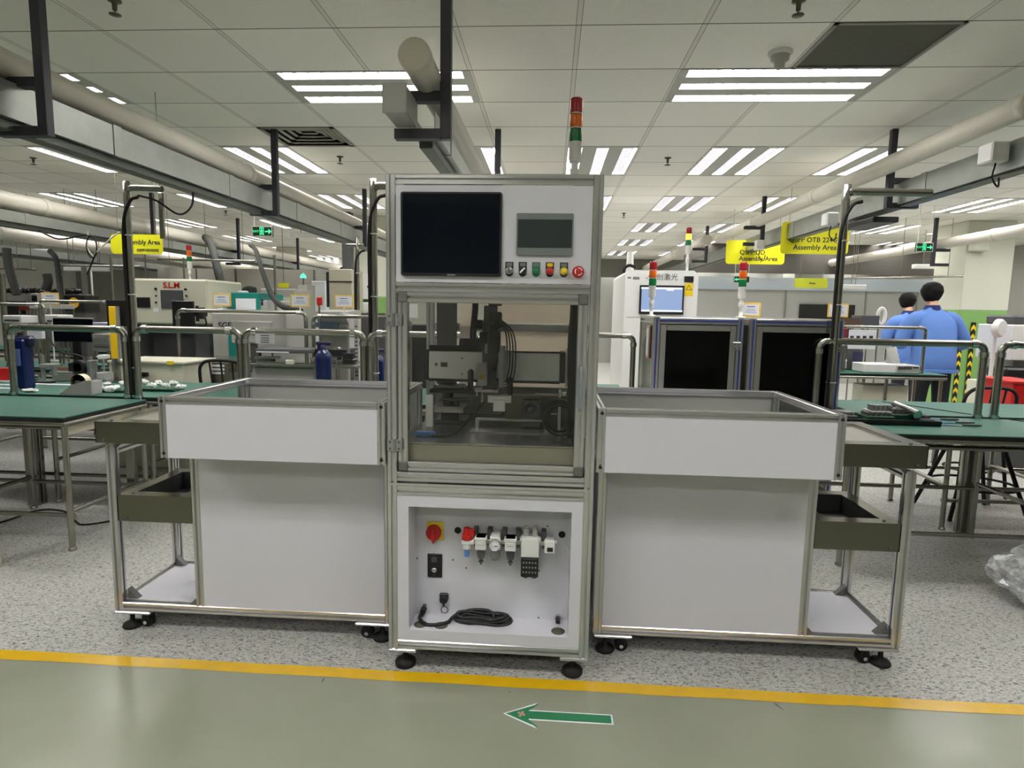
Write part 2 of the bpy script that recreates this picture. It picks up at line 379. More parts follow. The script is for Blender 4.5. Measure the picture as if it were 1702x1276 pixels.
# green arrow sticker on the aisle floor
ar = thing('floor_arrow', 'green arrow with white border stuck on the aisle floor pointing left', 'floor sticker', (0, 0, 0))
def arrow(k):   # k: inset
    t = .135; x0, x1, ym = -.131+k*1.6, .245-k, 1.945
    h = .068-k*1.4; s_ = .026-k
    nx = -.012
    pts = [(x0, ym), (nx+k*.2, ym+h), (-.045, ym+s_), (x1, ym+s_), (x1, ym-s_), (-.045, ym-s_), (nx+k*.2, ym-h)]
    return [(p[0], p[1]+(p[0]-.05)*-.0) for p in pts]
B().prism(arrow(0), 'z', .0004, .0012).build('border', PAPER, ar)
B().prism(arrow(.006), 'z', .0012, .002).build('arrow', mat('green_vinyl', S(42, 128, 86), .4), ar)
bb = B()
for x, y, r in ((-.076, 1.95, .006), (-.064, 1.956, .005), (-.072, 1.936, .005), (-.06, 1.943, .006), (-.068, 1.947, .007)):
    bb.cyl((x, y, .002), (x, y, .0026), r, n=7)
bb.build('scuff', mat('pink_scuff', S(214, 170, 160), .6), ar)
for x0, y0, x1, y1 in ((-1.62, 2.085, -1.6, 2.07), (-.82, 2.088, -.815, 2.06), (-.12, 2.07, -.118, 2.064), (.83, 2.085, .85, 2.05)):
    o = B().add([(x0, y0, .0006), (x0+.007, y0, .0006), (x1+.004, y1, .0006), (x1, y1, .0006)], [(0, 1, 2, 3)]).build('trim_1', DGREY)
    o.name = 'trim_1'; struct(o)

# ceiling made of its grid cells, open where troffers and grilles are let in
A_T = [(-7, 1), (-3, 1), (1, 1), (-7, -5), (-3, -5), (1, -5), (5, 1), (-7, -9), (-3, -9), (1, -9)]     # (column,row) of wide troffers, 2 x 1 cells
B_T = []
for k in range(4, 25, 4):
    for c in (-13, -11, -8, -5, -2, 0, 2, 4, 6, 8, 10, 12): B_T.append((c, k))
VENTS = [(-4, 3), (-10, 3)]; GRILLE = [(2, 0)]
hole = set()
for c, r in A_T: hole |= {(c, r), (c+1, r)}
for c, r in B_T: hole |= {(c, r), (c, r+1)}
hole |= set(VENTS)|set(GRILLE)
cb = B(); c0, c1 = int((XL-GX)/GW)-1, int((XR-GX)/GW)+1; r0, r1 = int((YB-GY0)/GD)-1, int((YF-GY0)/GD)+1
for c in range(c0, c1+1):
    for r in range(r0, r1+1):
        if (c, r) in hole: continue
        x0, x1, y0, y1 = max(XL, GX+c*GW), min(XR, GX+(c+1)*GW), max(YB, GY0+r*GD), min(YF, GY0+(r+1)*GD)
        if x1 > x0 and y1 > y0: cb.add([(x0, y0, CZ), (x1, y0, CZ), (x1, y1, CZ), (x0, y1, CZ)], [(0, 1, 2, 3)])
struct(cb.build('ceiling', ceil_mat(), origin=(0, 0, 0)))
ds = B().box(XL, YB, CZ+.2, XR, YF, CZ+.22).build('ceiling_slab', DGREY); struct(ds)
WALLW = mat('wall_grey_white', S(172, 172, 164), .6, 0, .04, 3)
struct(B().box(XL, YF, 0, XR, YF+.1, CZ+.1).build('wall_back', WALLW))
struct(B().box(XL-.1, YB, 0, XL, YF, CZ+.1).build('wall_left', WALLW))
struct(B().box(XR, YB, 0, XR+.1, YF, CZ+.1).build('wall_right', WALLW))
struct(B().box(XL, YB-.1, 0, XR, YB, CZ+.1).build('wall_front', WALLW))

# ------------------------------------------------------------ ceiling lights
def lampmat(nm, k):
    m_ = bpy.data.materials.new(nm); m_.use_nodes = True
    _b = m_.node_tree.nodes['Principled BSDF']; _b.inputs['Base Color'].default_value = (.9, .9, .9, 1)
    _b.inputs['Emission Color'].default_value = (1.0, .972, .95, 1); _b.inputs['Emission Strength'].default_value = k; return m_
LAMPA = lampmat('lit_reflector_wide_light', 20.5); LAMPB = lampmat('lit_reflector_narrow_light', 13.0)
TROF = mat('troffer_grey_enamel', S(178, 178, 172), .5)
LOUV = mat('louvre_blade', S(64, 64, 68), .5)
def troffer(c, r, wide, label, group):
    nx, ny = (2, 1) if wide else (1, 2)
    w, d = GW*nx, GD*ny; x0, y0 = GX+c*GW, GY0+r*GD
    t = thing('ceiling_light', label, 'ceiling light', (x0, y0, CZ), group)
    b = B(); e = .012; H = .075
    b.box(x0, y0, CZ-.004, x0+w, y0+e, CZ+H).box(x0, y0+d-e, CZ-.004, x0+w, y0+d, CZ+H)
    b.box(x0, y0+e, CZ-.004, x0+e, y0+d-e, CZ+H).box(x0+w-e, y0+e, CZ-.004, x0+w, y0+d-e, CZ+H).box(x0, y0, CZ+H, x0+w, y0+d, CZ+H+.004)
    L, W = (w, d) if wide else (d, w)
    def bx(bb, a0, a1, b0, b1, z0, z1):
        if wide: bb.box(x0+a0, y0+b0, z0, x0+a1, y0+b1, z1)
        else: bb.box(x0+b0, y0+a0, z0, x0+b1, y0+a1, z1)
    m = .05; sw = (W-2*.03)/3*.56; gap = ((W-.06)-3*sw)/2
    for i in range(2):
        q = .03+sw+i*(sw+gap); bx(b, m, L-m, q, q+gap, CZ-.002, CZ+.0295)
    bx(b, e, m, e, W-e, CZ-.002, CZ+.03); bx(b, L-m, L-e, e, W-e, CZ-.002, CZ+.03)
    b.build('housing', TROF, t)
    lb = B()
    bx(lb, m-.004, m+.002, .028, W-.028, CZ+.022, CZ+.028)
    for i in range(3):
        q = .03+i*(sw+gap); rf = B(); bx(rf, m, L-m, q, q+sw, CZ+.030, CZ+.034); rf.build('lit_reflector', LAMPA if wide else LAMPB, t)
        bx(lb, m, L-m, q+sw*.5-.001, q+sw*.5+.001, CZ+.024, CZ+.027)
        for k in range(1, 13):
            a = m+(L-2*m)*k/13; bx(lb, a-.0012, a+.0012, q+.0025, q+sw-.0025, CZ+.006, CZ+.026)
    lb.build('louvre', LOUV, t)
    return t
gA = 'wide three-strip lights above the aisle'; first = None
WN = {(-7, 1): 'wide three-strip ceiling light in the left corner of the ceiling, partly behind the left duct', (-3, 1): 'wide three-strip ceiling light behind the capped centre duct', (1, 1): 'wide three-strip ceiling light beside the large dark air grille', (5, 1): 'wide three-strip ceiling light above the right duct'}
protoA = None
for c, r in A_T:
    lab = WN.get((c, r), 'wide three-strip ceiling light over the aisle in front of the machine')
    if protoA is None: protoA = troffer(c, r, True, lab, None); t = protoA
    else: t = dup(protoA, (GX+c*GW, GY0+r*GD, CZ), lab)
    if (c, r) not in WN: t['group'] = 'wide ceiling lights over the aisle'
protoB = None
side = {-13: 'in the far left', -11: 'fifth column left', -8: 'fourth column left', -5: 'just left of the left duct', -2: 'left of centre', 0: 'above the beacon', 2: 'right of the beacon', 4: 'left of the right duct', 6: 'right of the right duct', 8: 'second right of the right duct', 10: 'above the green column', 12: 'far right'}
rows = {4: 'nearest', 8: 'second', 12: 'third', 16: 'fourth', 20: 'fifth', 24: 'farthest'}
for c, r in B_T:
    cc = {0: 'the column of lights directly above the red-orange-green beacon', 2: 'the first column of lights right of the beacon', 4: 'the second column of lights right of the beacon', 6: 'the third column of lights right of the beacon',
          8: 'the fourth column of lights right of the beacon', 10: 'the fifth column of lights right of the beacon', 12: 'the rightmost column of lights', -2: 'the first column of lights left of the beacon', -5: 'the second column of lights left of the beacon',
          -8: 'the third column of lights left of the beacon', -11: 'the fourth column of lights left of the beacon', -13: 'the leftmost column of lights'}[c]
    lab = 'three-strip ceiling light, %s one in %s' % (rows[r], cc)
    if protoB is None: t = protoB = troffer(c, r, False, lab, 'three-strip ceiling lights in rows')
    else: t = dup(protoB, (GX+c*GW, GY0+r*GD, CZ), lab)

# air diffusers, return grille, sprinklers, smoke detector
def diffuser(c, r, label):
    x0, y0 = GX+c*GW, GY0+r*GD; t = thing('ceiling_vent', label, 'air vent', (x0, y0, CZ))
    b = B(); w, d = GW, GD
    for i in range(5):
        k = i*.052; z = CZ-.006+i*.011; e = .034
        xa, xb, ya, yb = x0+k, x0+w-k, y0+k, y0+d-k
        b.box(xa, ya, z, xb, ya+e, z+.004).box(xa, yb-e, z, xb, yb, z+.004).box(xa, ya, z, xa+e, yb, z+.004).box(xb-e, ya, z, xb, yb, z+.004)
    b.build('louvre', mat('vent_enamel', S(140, 138, 126), .5), t)
    B().box(x0, y0, CZ+.05, x0+w, y0+d, CZ+.055).build('backing', MBLACK, t)
diffuser(-4, 3, 'square ceiling air vent with dark slats left of the centre duct')
diffuser(-10, 3, 'square ceiling air vent at the far left of the ceiling')
x0, y0 = GX+2*GW, GY0; x1, y1 = x0+GW, y0+GD
gr = thing('air_grille', 'large dark slatted air return grille in the ceiling at upper right', 'air grille', (x0, y0, CZ))
b = B(); b.box(x0, y0, CZ-.006, x1, y0+.02, CZ+.02).box(x0, y1-.02, CZ-.006, x1, y1, CZ+.02).box(x0, y0, CZ-.006, x0+.02, y1, CZ+.02).box(x1-.02, y0, CZ-.006, x1, y1, CZ+.02); b.build('frame', GREY, gr)
b = B()
for i in range(22):
    y = y0+.025+i*(GD-.05)/21; b.add([(x0+.02, y, CZ+.010), (x1-.02, y, CZ+.010), (x1-.02, y+.011, CZ), (x0+.02, y+.011, CZ)], [(0, 1, 2, 3)])
b.build('slats', mat('dusty_grille_slats', S(124, 122, 114), .6, 0, .25, 30, stretch=(1, 12, 1)), gr)
B().box(x0, y0, CZ+.06, x1, y1, CZ+.065).build('backing', MBLACK, gr)
SP = mat('sprinkler_bronze', S(92, 88, 76), .4, .6)
def sprinkler(x, y, label, s=1.):
    b = B(); b.lathe([(.03*s, 0), (.03*s, -.006*s), (.012*s, -.01*s), (.01*s, -.045*s), (.003*s, -.047*s), (.003*s, -.06*s), (.026*s, -.062*s), (.026*s, -.065*s), (.001, -.067*s)], (x, y, CZ), n=12)
    tag(b.build('ceiling_sprinkler', SP, origin=(x, y, CZ-.067*s)), label, 'sprinkler')
for px, py, l_ in ((1110, 262, 'fire sprinkler in the ceiling between two lights right of the beacon'), (565, 260, 'fire sprinkler in the ceiling behind the square air vent'), (190, 0, 'fire sprinkler at the top edge left of the wide light'),
                   (1328, 0, 'fire sprinkler at the top edge beside the dark grille'), (55, 262, 'fire sprinkler at the left edge under the tray'), (375, 350, 'fire sprinkler in the ceiling above the left exit sign'), (1037, 354, 'small far fire sprinkler right of the machine top')):
    p = P(px, py, 'Z', CZ); sprinkler(p.x, p.y, l_)
p = P(1297, 86, 'Z', CZ); sd = thing('smoke_detector', 'white round smoke detector on the ceiling beside the dark grille', 'smoke detector', (p.x, p.y, CZ-.09))
B().lathe([(.062, 0), (.062, -.014), (.05, -.02)], (p.x, p.y, CZ), n=24).build('base', WHITE, sd)
B().lathe([(.048, -.018), (.046, -.045), (.028, -.055), (.026, -.078), (.018, -.086), (.001, -.088)], (p.x, p.y, CZ), n=24).build('sensor_head', TROF, sd)

# ------------------------------------------------------------ overhead services
def hanger(x, y, zt, zb, side, label, w=.044, arm=.19):
    t = thing('ceiling_hanger', label, 'hanger bracket', (x, y, zb))
    B().box(x-w/2, y-w/2, zb, x+w/2, y+w/2, CZ, .003).build('drop_rod', IRON, t)
    for z, nm in ((zt, 'upper_arm'), (zb, 'lower_arm')):
        xa, xb = (x-w/2-arm, x-w/2) if side < 0 else (x+w/2, x+w/2+arm)
        b = B(); b.box(xa, y-w/2, z, xb, y+w/2, z+.006).box(xa, y-w/2, z+.006, xb, y-w/2+.005, z+w*.9).box(xa, y+w/2-.005, z+.006, xb, y+w/2, z+w*.9); b.build(nm, IRON, t)
    return t
def duct(name, label, x, z, y0, y1, r, caps=()):
    t = thing(name, label, 'air duct', (x, y0, z))
    b = B(); b.cyl((x, y0, z), (x, y1, z), r, n=28); b.build('pipe', DUCTW, t)
    for y in caps: B().lathe([(r*1.02, -.04), (r*1.09, -.038), (r*1.09, .038), (r*1.02, .04)], (x, y, z), (0, 1, 0), 28).build('coupling', DUCTW, t)
    return t
def tray(label, x, z, y0, y1, w=.12, h=.09, rh=.045):
    t = thing('cable_trunking', label, 'cable trunking', (x, y0, z))
    b = B(); b.box(x-w/2, y0, z, x+w/2, y1, z+.004).box(x-w/2, y0, z+.004, x-w/2+.004, y1, z+h).box(x+w/2-.004, y0, z+.004, x+w/2, y1, z+h); b.build('channel', GALV, t)
    b = B(); y = y0+.4
    while y < y1: B().box(x-w/2-.004, y, z-.003, x+w/2+.004, y+.06, z+h+.004).build('joint_plate', GALV, t); y += 1.15
    b = B().box(x-w/2+.02, y0+.1, z-rh, x+w/2-.03, y1-.2, z-.0005, .004).build('lighting_rail', mat_rail, t)
    return t
mat_rail = mat('grey_rail', S(92, 98, 92), .4, .5, .15, 12)
# left line
duct('air_duct', 'white round air duct running along the ceiling at upper left', -2.36, 2.385, 1.6, 15.8, .066, (4.7, 8.8, 13))
tray('galvanised cable trunking under the upper left duct', -2.35, 2.15, 1.6, 15.5, .12, .15)
# centre line
t = duct('air_duct', 'white capped air duct hanging above the centre of the machine', -.529, 2.315, 2.36, 15.8, .058, (4.9, 9.6))
B().lathe([(.061, .05), (.061, 0), (.054, -.006), (.001, -.008)], (-.529, 2.35, 2.315), (0, 1, 0), 28).build('end_cap', DUCTW, t)
tray('galvanised cable trunking under the capped centre duct', -.56, 2.125, 2.64, 15.5, .11, .08)
jb = thing('junction_box', 'grey square junction box at the near end of the centre trunking', 'junction box', (-.60, 2.45, 2.15))
B().box(-.665, 2.42, 2.13, -.575, 2.62, 2.235, .004).build('box', PANELG, jb); B().box(-.668, 2.412, 2.127, -.572, 2.42, 2.238, .003).build('cover', PANELG, jb)
# right line
duct('air_duct', 'white round air duct running along the ceiling at upper right', 2.40, 2.47, 1.8, 9.2, .062, (3.4, 5.9, 7.6))
duct('air_duct', 'far white air duct stretch beyond the grey end coupling on the right', 2.34, 2.50, 9.6, 15.8, .075, (9.7, 12))
tray('galvanised cable trunking under the right duct with hanging cables', 2.62, 2.215, 1.8, 15.5, .13, .16, .015)
# far left and far right lines
duct('air_duct', 'long pale air duct far left above the machine row', -5.15, 2.33, 3.0, 15.8, .085, (6, 9, 12))
tray('galvanised cable trunking below the far left duct', -5.15, 2.13, 3.0, 15.5, .14, .10)
duct('air_duct', 'second far left pale duct lower than the others', -6.6, 2.2, 3.5, 15.8, .08, (7, 11))
tray('grey cable trunking at the left edge over the black machines', -7.0, 2.0, 3.5, 15.5, .14, .09)
duct('air_duct', 'pale air duct beyond the green column on the far right', 5.42, 2.41, 5.5, 13.9, .07, (8, 12))
for (x, y, zt, zb, s_, l_) in ((-2.19, 2.6, 2.29, 2.09, -1, 'dark ceiling hanger carrying the left duct, at the upper left corner'), (-.452, 2.6, 2.225, 2.078, -1, 'long dark ceiling hanger in front of the capped centre duct'),
    (-2.21, 4.86, 2.30, 2.10, -1, 'dark ceiling hanger holding the left duct beside the square air vent'), (-.44, 4.86, 2.225, 2.078, -1, 'short dark ceiling hanger behind the top of the machine'), (2.50, 4.86, 2.37, 2.19, 1, 'dark ceiling hanger on the right duct right of the wide light'),
    (2.46, 7.5, 2.38, 2.19, -1, 'dark ceiling hanger on the right duct above the yellow signs'), (2.43, 10., 2.38, 2.19, -1, 'small far hanger on the right duct above the beacon of the white cabinet'),
    (-2.21, 7.2, 2.30, 2.10, -1, 'dark hanger on the left duct behind the bent tube'), (-4.98, 5.0, 2.22, 2.03, -1, 'dark hanger on the far left duct above the bench'), (-5.0, 7.5, 2.22, 2.03, -1, 'dark hanger beside the left yellow hanging sign'),
    (-5.0, 9.6, 2.22, 2.03, -1, 'dark hanger left of the left exit sign'), (-5.0, 11.9, 2.22, 2.03, -1, 'far dark hanger right of the hanging exit sign'), (5.3, 9.0, 2.3, 2.1, 1, 'dark hanger above the right exit sign'), (-6.85, 6.4, 2.1, 1.96, -1, 'dark hanger at the left edge over the black machines')):
    hanger(x, y, zt, zb, s_, l_)
# ------------------------------------------------------------ central machine
X0, X1, Y0, Y1 = -.589, .170, 2.16, 2.90; W = .036; H2 = W/2
M = thing('inspection_machine', 'tall aluminium framed machine with black screen, push buttons and glazed door in the middle', 'machine', ((X0+X1)/2, (Y0+Y1)/2, 0))
def post(par, x, y, z0, z1, nm='post', w=W): return B().prof('z', z0, z1, x, y, w).build(nm, ALU, par)
def railx(par, x0, x1, y, z, nm='rail', w=W): return B().prof('x', x0, x1, y, z, w).build(nm, ALU, par)
def raily(par, y0, y1, x, z, nm='rail', w=W): return B().prof('y', y0, y1, x, z, w).build(nm, ALU, par)
for x in (X0+H2, X1-H2):
    for y in (Y0+H2, Y1-H2):
        post(M, x, y, .088, .731, 'lower_post'); post(M, x, y, .741, 1.846, 'upper_post')
for y in (Y0+H2, Y1-H2):
    for z in (1.828, 1.458, .765, .712, .107):
        if y > 2.5 and z == 1.458: z = 1.30
        railx(M, X0+W, X1-W, y, z)
for x in (X0+H2, X1-H2):
    for z in (1.828, .765, .712, .107): raily(M, Y0+W, Y1-W, x, z)
B().box(X0, Y0, .731, X1, Y1, .741).build('joint_plate', ALU, M)
b = B(); b.box(X0, Y0+.01, 1.846, X1, Y1, 1.850).build('top_panel', PANELG, M)
# control panel
CPY = Y0+.004
cp = B().box(X0+W, CPY, 1.477, X1-W, CPY+.004, 1.809).build('control_panel', PANEL, M)
mo = B()
def rrect(x0, z0, x1, z1, r, n=5):
    p = []
    for cx, cz, a0 in ((x1-r, z1-r, 0), (x0+r, z1-r, PI/2), (x0+r, z0+r, PI), (x1-r, z0+r, 1.5*PI)):
        p += [(cx+r*math.cos(a0+PI/2*i/n), cz+r*math.sin(a0+PI/2*i/n)) for i in range(n+1)]
    return p
def rp(b, x0, z0, x1, z1, r, y0, y1): return b.prism(rrect(x0, z0, x1, z1, r), 'y', y0, y1)
mn = rp(B(), -.533, 1.497, -.178, 1.785, .008, CPY-.012, CPY).build('monitor_bezel', BLACK, M)
rp(B(), -.526, 1.508, -.185, 1.779, .003, CPY-.0128, CPY-.012).build('monitor_screen', SCREEN, mn)
B().box(-.368, CPY-.0126, 1.4995, -.340, CPY-.012, 1.5035).build('badge', mat('silver_badge', S(150, 152, 158), .4), mn)
hm = rp(B(), -.127, 1.573, .070, 1.716, .004, CPY-.008, CPY).build('touch_panel', HMIB, M)
B().box(-.122, CPY-.0088, 1.599, .065, CPY-.008, 1.695).build('touch_screen', HMI, hm)
text('badge', 'delta'.upper()[:0] or '\u2014\u2014', .006, DGREY, hm, (-.03, CPY-.0085, 1.584))
BZ = 1.520
def button(x, label, plate, capm, kind, tagm=PAPER):
    bs = B(); bs.prism([(x-.014, BZ-.004), (x-.012, BZ-.014), (x-.005, BZ-.020), (x+.005, BZ-.020), (x+.012, BZ-.014), (x+.014, BZ-.004), (x+.014, BZ+.030), (x-.014, BZ+.030)], 'y', CPY-.004, CPY)
    o = bs.build(kind, plate, M); o['label'] = label
    B().box(x-.010, CPY-.0048, BZ+.015, x+.010, CPY-.004, BZ+.027).build('name_plate', tagm, o)
    c = B().lathe([(.0135, 0), (.0135, .006), (.0115, .016), (.0105, .019), (.001, .0195)], (x, CPY-.004, BZ), (0, -1, 0), 22).build('cap', capm, o)
    return o
SILV = mat('brushed_silver', S(176, 178, 180), .3, .8)
GTAG = mat('grey_name_plate', S(120, 124, 124), .5)
o = button(-.150, 'silver key switch', BLACK, SILV, 'key_switch', GTAG); B().box(-.153, CPY-.030, BZ-.010, -.147, CPY-.022, BZ+.010, .002).build('key_slot', CHROME, o)
o = button(-.103, 'black selector switch', BLACK, BLACK, 'selector_switch', GTAG)
kb = B(); kb.box(-.012, -.006, -.003, .012, .0, .003, .001)
k = kb.build('lever', PAPER, o); 
k.data.transform(Matrix.Translation(Vector((M.location.x, M.location.y, 0)))); k.data.transform(Matrix.Translation(Vector((-.103-M.location.x, CPY-.0235-M.location.y, BZ)) ) @ Matrix.Rotation(-.8, 4, 'Y') @ Matrix.Translation(Vector((0, 0, 0))))
button(-.056, 'green push button', GREENP, GREENP, 'push_button', GTAG)
button(-.008, 'red push button', BLACK, RED, 'push_button', YELLOW)
button(.041, 'yellow push button', BLACK, YELLOW, 'push_button', GTAG)
e = B().lathe([(.021, 0), (.021, .003), (.012, .004), (.012, .014), (.019, .017), (.0195, .026), (.016, .030), (.001, .031)], (.091, CPY, BZ-.002), (0, -1, 0), 26).build('emergency_stop', RED, M); e['label'] = 'red mushroom emergency stop button'
rg = B()
for a0 in (.3, 2.4, 4.5):
    vs = []
    for i in range(7):
        a = a0+i*.24; vs += [(.091+.0105*math.cos(a), CPY-.0313, BZ-.002+.0105*math.sin(a)), (.091+.0135*math.cos(a), CPY-.0308, BZ-.002+.0135*math.sin(a))]
    rg.add(vs, [(2*i, 2*i+1, 2*i+3, 2*i+2) for i in range(6)])
rg.build('arrow_marks', PAPER, e)
# glazed door
DX0, DX1, DZ0, DZ1, DY = -.548, .130, .787, 1.440, Y0-.001
dr = B().box(DX0+.03, DY+.012, DZ0+.03, DX1-.03, DY+.016, DZ1-.03).build('door', GLASS, M); dr['label'] = 'smoky acrylic hinged door'
def dprof(ax, lo, hi, cu, cv): return B().prof(ax, lo, hi, cu, cv, W)
dprof('x', DX0+W, DX1-W, DY+H2, DZ1-H2).build('door_frame', ALU, dr); dprof('x', DX0+W, DX1-W, DY+H2, DZ0+H2).build('door_frame', ALU, dr)
dprof('z', DZ0+W, DZ1-W, DX0+H2, DY+H2).build('door_frame', ALU, dr); dprof('z', DZ0+W, DZ1-W, DX1-H2, DY+H2).build('door_frame', ALU, dr)
for x in (DX0, DX1-W):
    for z in (DZ0, DZ1-W): B().box(x, DY-.001, z, x+W, DY+W-.002, z+W, .004).build('corner_cube', ALUD, dr)
for z in (1.342, .884):
    hb = B(); hb.box(-.588, DY-.006, z-.022, -.564, DY-.001, z+.022, .0015).box(-.556, DY-.006, z-.022, -.532, DY-.001, z+.022, .0015).cyl((-.560, DY-.006, z-.024), (-.560, DY-.006, z+.024), .005, n=10)
    h = hb.build('hinge', SILV, dr); sb = B()
    for x in (-.576, -.544):
        for dz in (-.012, .012): sb.cyl((x, DY-.0065, z+dz), (x, DY-.0078, z+dz), .005, n=10)
    sb.build('screws', ALUD, h)
hd = B(); hd.tube([(.110, DY, 1.185), (.110, DY-.028, 1.18), (.110, DY-.03, 1.16)], .007, 10).box(.102, DY-.036, 1.04, .118, DY-.026, 1.178, .004).tube([(.110, DY, 1.036), (.110, DY-.028, 1.04), (.110, DY-.03, 1.06)], .007, 10)
hd.build('handle', mat('pale_blue_grey_handle', S(152, 164, 172), .3, .4), dr)
# lower service compartment
LY = Y0+.003; DB = Y0+.135
ox0, ox1, oz0, oz1 = -.511, .094, .167, .652
b = B(); fx0, fx1, fz0, fz1 = X0+W, X1-W, .126, .693
b.box(fx0, LY, oz1, fx1, LY+.004, fz1).box(fx0, LY, fz0, fx1, LY+.004, oz0).box(fx0, LY, oz0, ox0, LY+.004, oz1).box(ox1, LY, oz0, fx1, LY+.004, oz1)
b.build('service_bezel', PANEL, M)
b = B(); b.box(ox0-.002, LY+.004, oz0-.002, ox0, DB, oz1).box(ox1, LY+.004, oz0-.002, ox1+.002, DB, oz1).box(ox0, LY+.004, oz0-.002, ox1, DB, oz0).box(ox0, LY+.004, oz1, ox1, DB, oz1+.002).box(ox0-.002, DB, oz0-.002, ox1+.002, DB+.003, oz1+.002)
rc = b.build('service_recess', PANEL, M)
def q(px, py): return P(px, py, 'Y', DB)
p = q(723.5, 883)
o = B().box(p.x-.033, DB-.006, p.z-.034, p.x+.033, DB, p.z+.040, .002).build('main_switch', YELLOW, rc); o['label'] = 'yellow plate with red rotary main switch'
b = B().lathe([(.030, 0), (.030, .014), (.026, .018), (.001, .018)], (p.x-.004, DB-.006, p.z), (0, -1, 0), 28); b.prism([(p.x-.016, p.z-.02), (p.x+.008, p.z-.02), (p.x-.004, p.z-.045)], 'y', DB-.022, DB-.006).box(p.x-.010, DB-.044, p.z-.026, p.x+.002, DB-.024, p.z+.026, .004).build('knob', RED, rc)
for px, py in ((761, 881), (934, 888)):
    p = q(px, py); B().cyl((p.x, DB-.002, p.z), (p.x, DB, p.z), .0135, n=24).build('grommet', MBLACK, rc)
# air preparation row
AX = lambda px: q(px, 895).x
zc = q(840, 893).z
fr = B().box(AX(783), DB-.052, zc-.008, AX(915), DB-.036, zc+.008, .002).build('air_manifold', SILV, rc); fr['label'] = 'row of air filter, gauge and valve units'
for px in (792, 815, 839, 862, 904):
    x = AX(px); b = B(); b.box(x-.009, DB-.04, zc+.012, x+.009, DB, zc+.045, .002).box(x-.006, DB-.045, zc-.022, x+.006, DB-.03, zc+.012, .001); k = b.build('wall_bracket', DGREY, rc)
b = B(); x = AX(779); b.cyl((x, DB-.05, zc+.008), (x, DB-.05, zc+.026), .021, n=20).cyl((x, DB-.05, zc+.026), (x, DB-.05, zc+.052), .016, .013, n=20).box(x+.0, DB-.06, zc+.02, x+.03, DB-.04, zc+.05, .004); o = b.build('shut_off_knob', RED, rc)
b = B(); b.cyl((x, DB-.05, zc-.03), (x, DB-.05, zc+.008), .015, n=16).box(x-.02, DB-.066, zc-.01, x+.03, DB-.034, zc+.006, .003); b.build('valve_body', WHITE, rc)
B().cyl((x, DB-.05, zc-.062), (x, DB-.05, zc-.028), .010, n=16).build('blue_connector', BLUEL, rc)
for px in (802, 850):
    x = AX(px); b = B(); b.box(x-.021, DB-.072, zc-.028, x+.021, DB-.02, zc+.022, .003).box(x-.024, DB-.076, zc+.012, x+.024, DB-.02, zc+.022, .002).box(x-.013, DB-.076, zc-.006, x+.013, DB-.072, zc+.006, .002)
    k = b.build('filter_head', WHITE, rc)
    b = B(); b.lathe([(.016, -.028), (.017, -.05), (.014, -.066), (.006, -.076)], (x, DB-.046, zc), n=18); b.build('filter_bowl', BOWL, rc)
    b = B(); b.cyl((x, DB-.046, zc-.094), (x, DB-.046, zc-.076), .004, n=8).cyl((x, DB-.046, zc-.084), (x, DB-.046, zc-.080), .010, n=10); b.build('drain_cock', DGREY, rc)
x = AX(825); b = B(); b.box(x-.021, DB-.06, zc-.03, x+.021, DB-.016, zc+.022, .003).cyl((x, DB-.04, zc+.022), (x, DB-.04, zc+.032), .018, n=18); b.build('regulator_body', WHITE, rc)
g = B().lathe([(.021, 0), (.021, .012), (.018, .014), (.001, .014)], (x, DB-.06, zc-.006), (0, -1, 0), 26).build('pressure_gauge', PAPER, rc)
b = B(); b.lathe([(.0225, .0), (.0225, .015), (.0195, .016), (.0195, .013)], (x, DB-.06, zc-.006), (0, -1, 0), 26); b.build('rim', CHROME, g)
b = B(); b.box(x-.001, DB-.0755, zc-.008, x+.012, DB-.0745, zc-.006)
for i in range(9):
    a = -.7+i*PI*1.45/8; b.box(x+.014*math.cos(a)-.001, DB-.0752, zc-.006+.014*math.sin(a)-.001, x+.014*math.cos(a)+.001, DB-.0745, zc-.006+.014*math.sin(a)+.001)
b.build('scale', INK, g)
B().lathe([(.019, -.030), (.020, -.062), (.017, -.072), (.001, -.076)], (x, DB-.042, zc), n=20).build('regulator_cap', GREY, rc)
x = AX(882); b = B(); b.box(x-.034, DB-.075, zc-.048, x+.034, DB-.01, zc+.028, .003).box(x-.040, DB-.06, zc+.01, x+.040, DB-.02, zc+.022, .002)
b.box(x-.0015, DB-.077, zc-.046, x+.0015, DB-.075, zc+.01); b.build('valve_manifold', WHITE, rc)
b = B()
for dx in (-.016, .018): b.cyl((x+dx, DB-.045, zc+.028), (x+dx, DB-.045, zc+.058), .011, n=14).cyl((x+dx, DB-.045, zc+.058), (x+dx, DB-.045, zc+.068), .007, n=12)
b.build('silencer', PANELG, rc)
b = B(); b.box(x-.033, DB-.085, zc-.122, x+.033, DB-.01, zc-.048, .003)
for dx in (-.016, .018): b.cyl((x+dx, DB-.05, zc-.136), (x+dx, DB-.05, zc-.122), .010, n=10)
vb = b.build('solenoid_pair', BLACK, rc)
b = B()
for i in range(5):
    for dz in (-.066, -.085, -.104): b.box(x-.026+i*.0115, DB-.0875, zc+dz, x-.020+i*.0115, DB-.085, zc+dz+.006)
b.build('terminal_marks', GREY, vb)
x = AX(913); b = B(); b.box(x-.018, DB-.07, zc-.03, x+.022, DB-.02, zc+.018, .003).box(x-.022, DB-.06, zc+.004, x+.030, DB-.03, zc+.012, .002); k = b.build('pressure_switch', WHITE, rc)
B().box(x-.008, DB-.072, zc-.022, x+.014, DB-.07, zc-.006).build('display', BLACK, k)
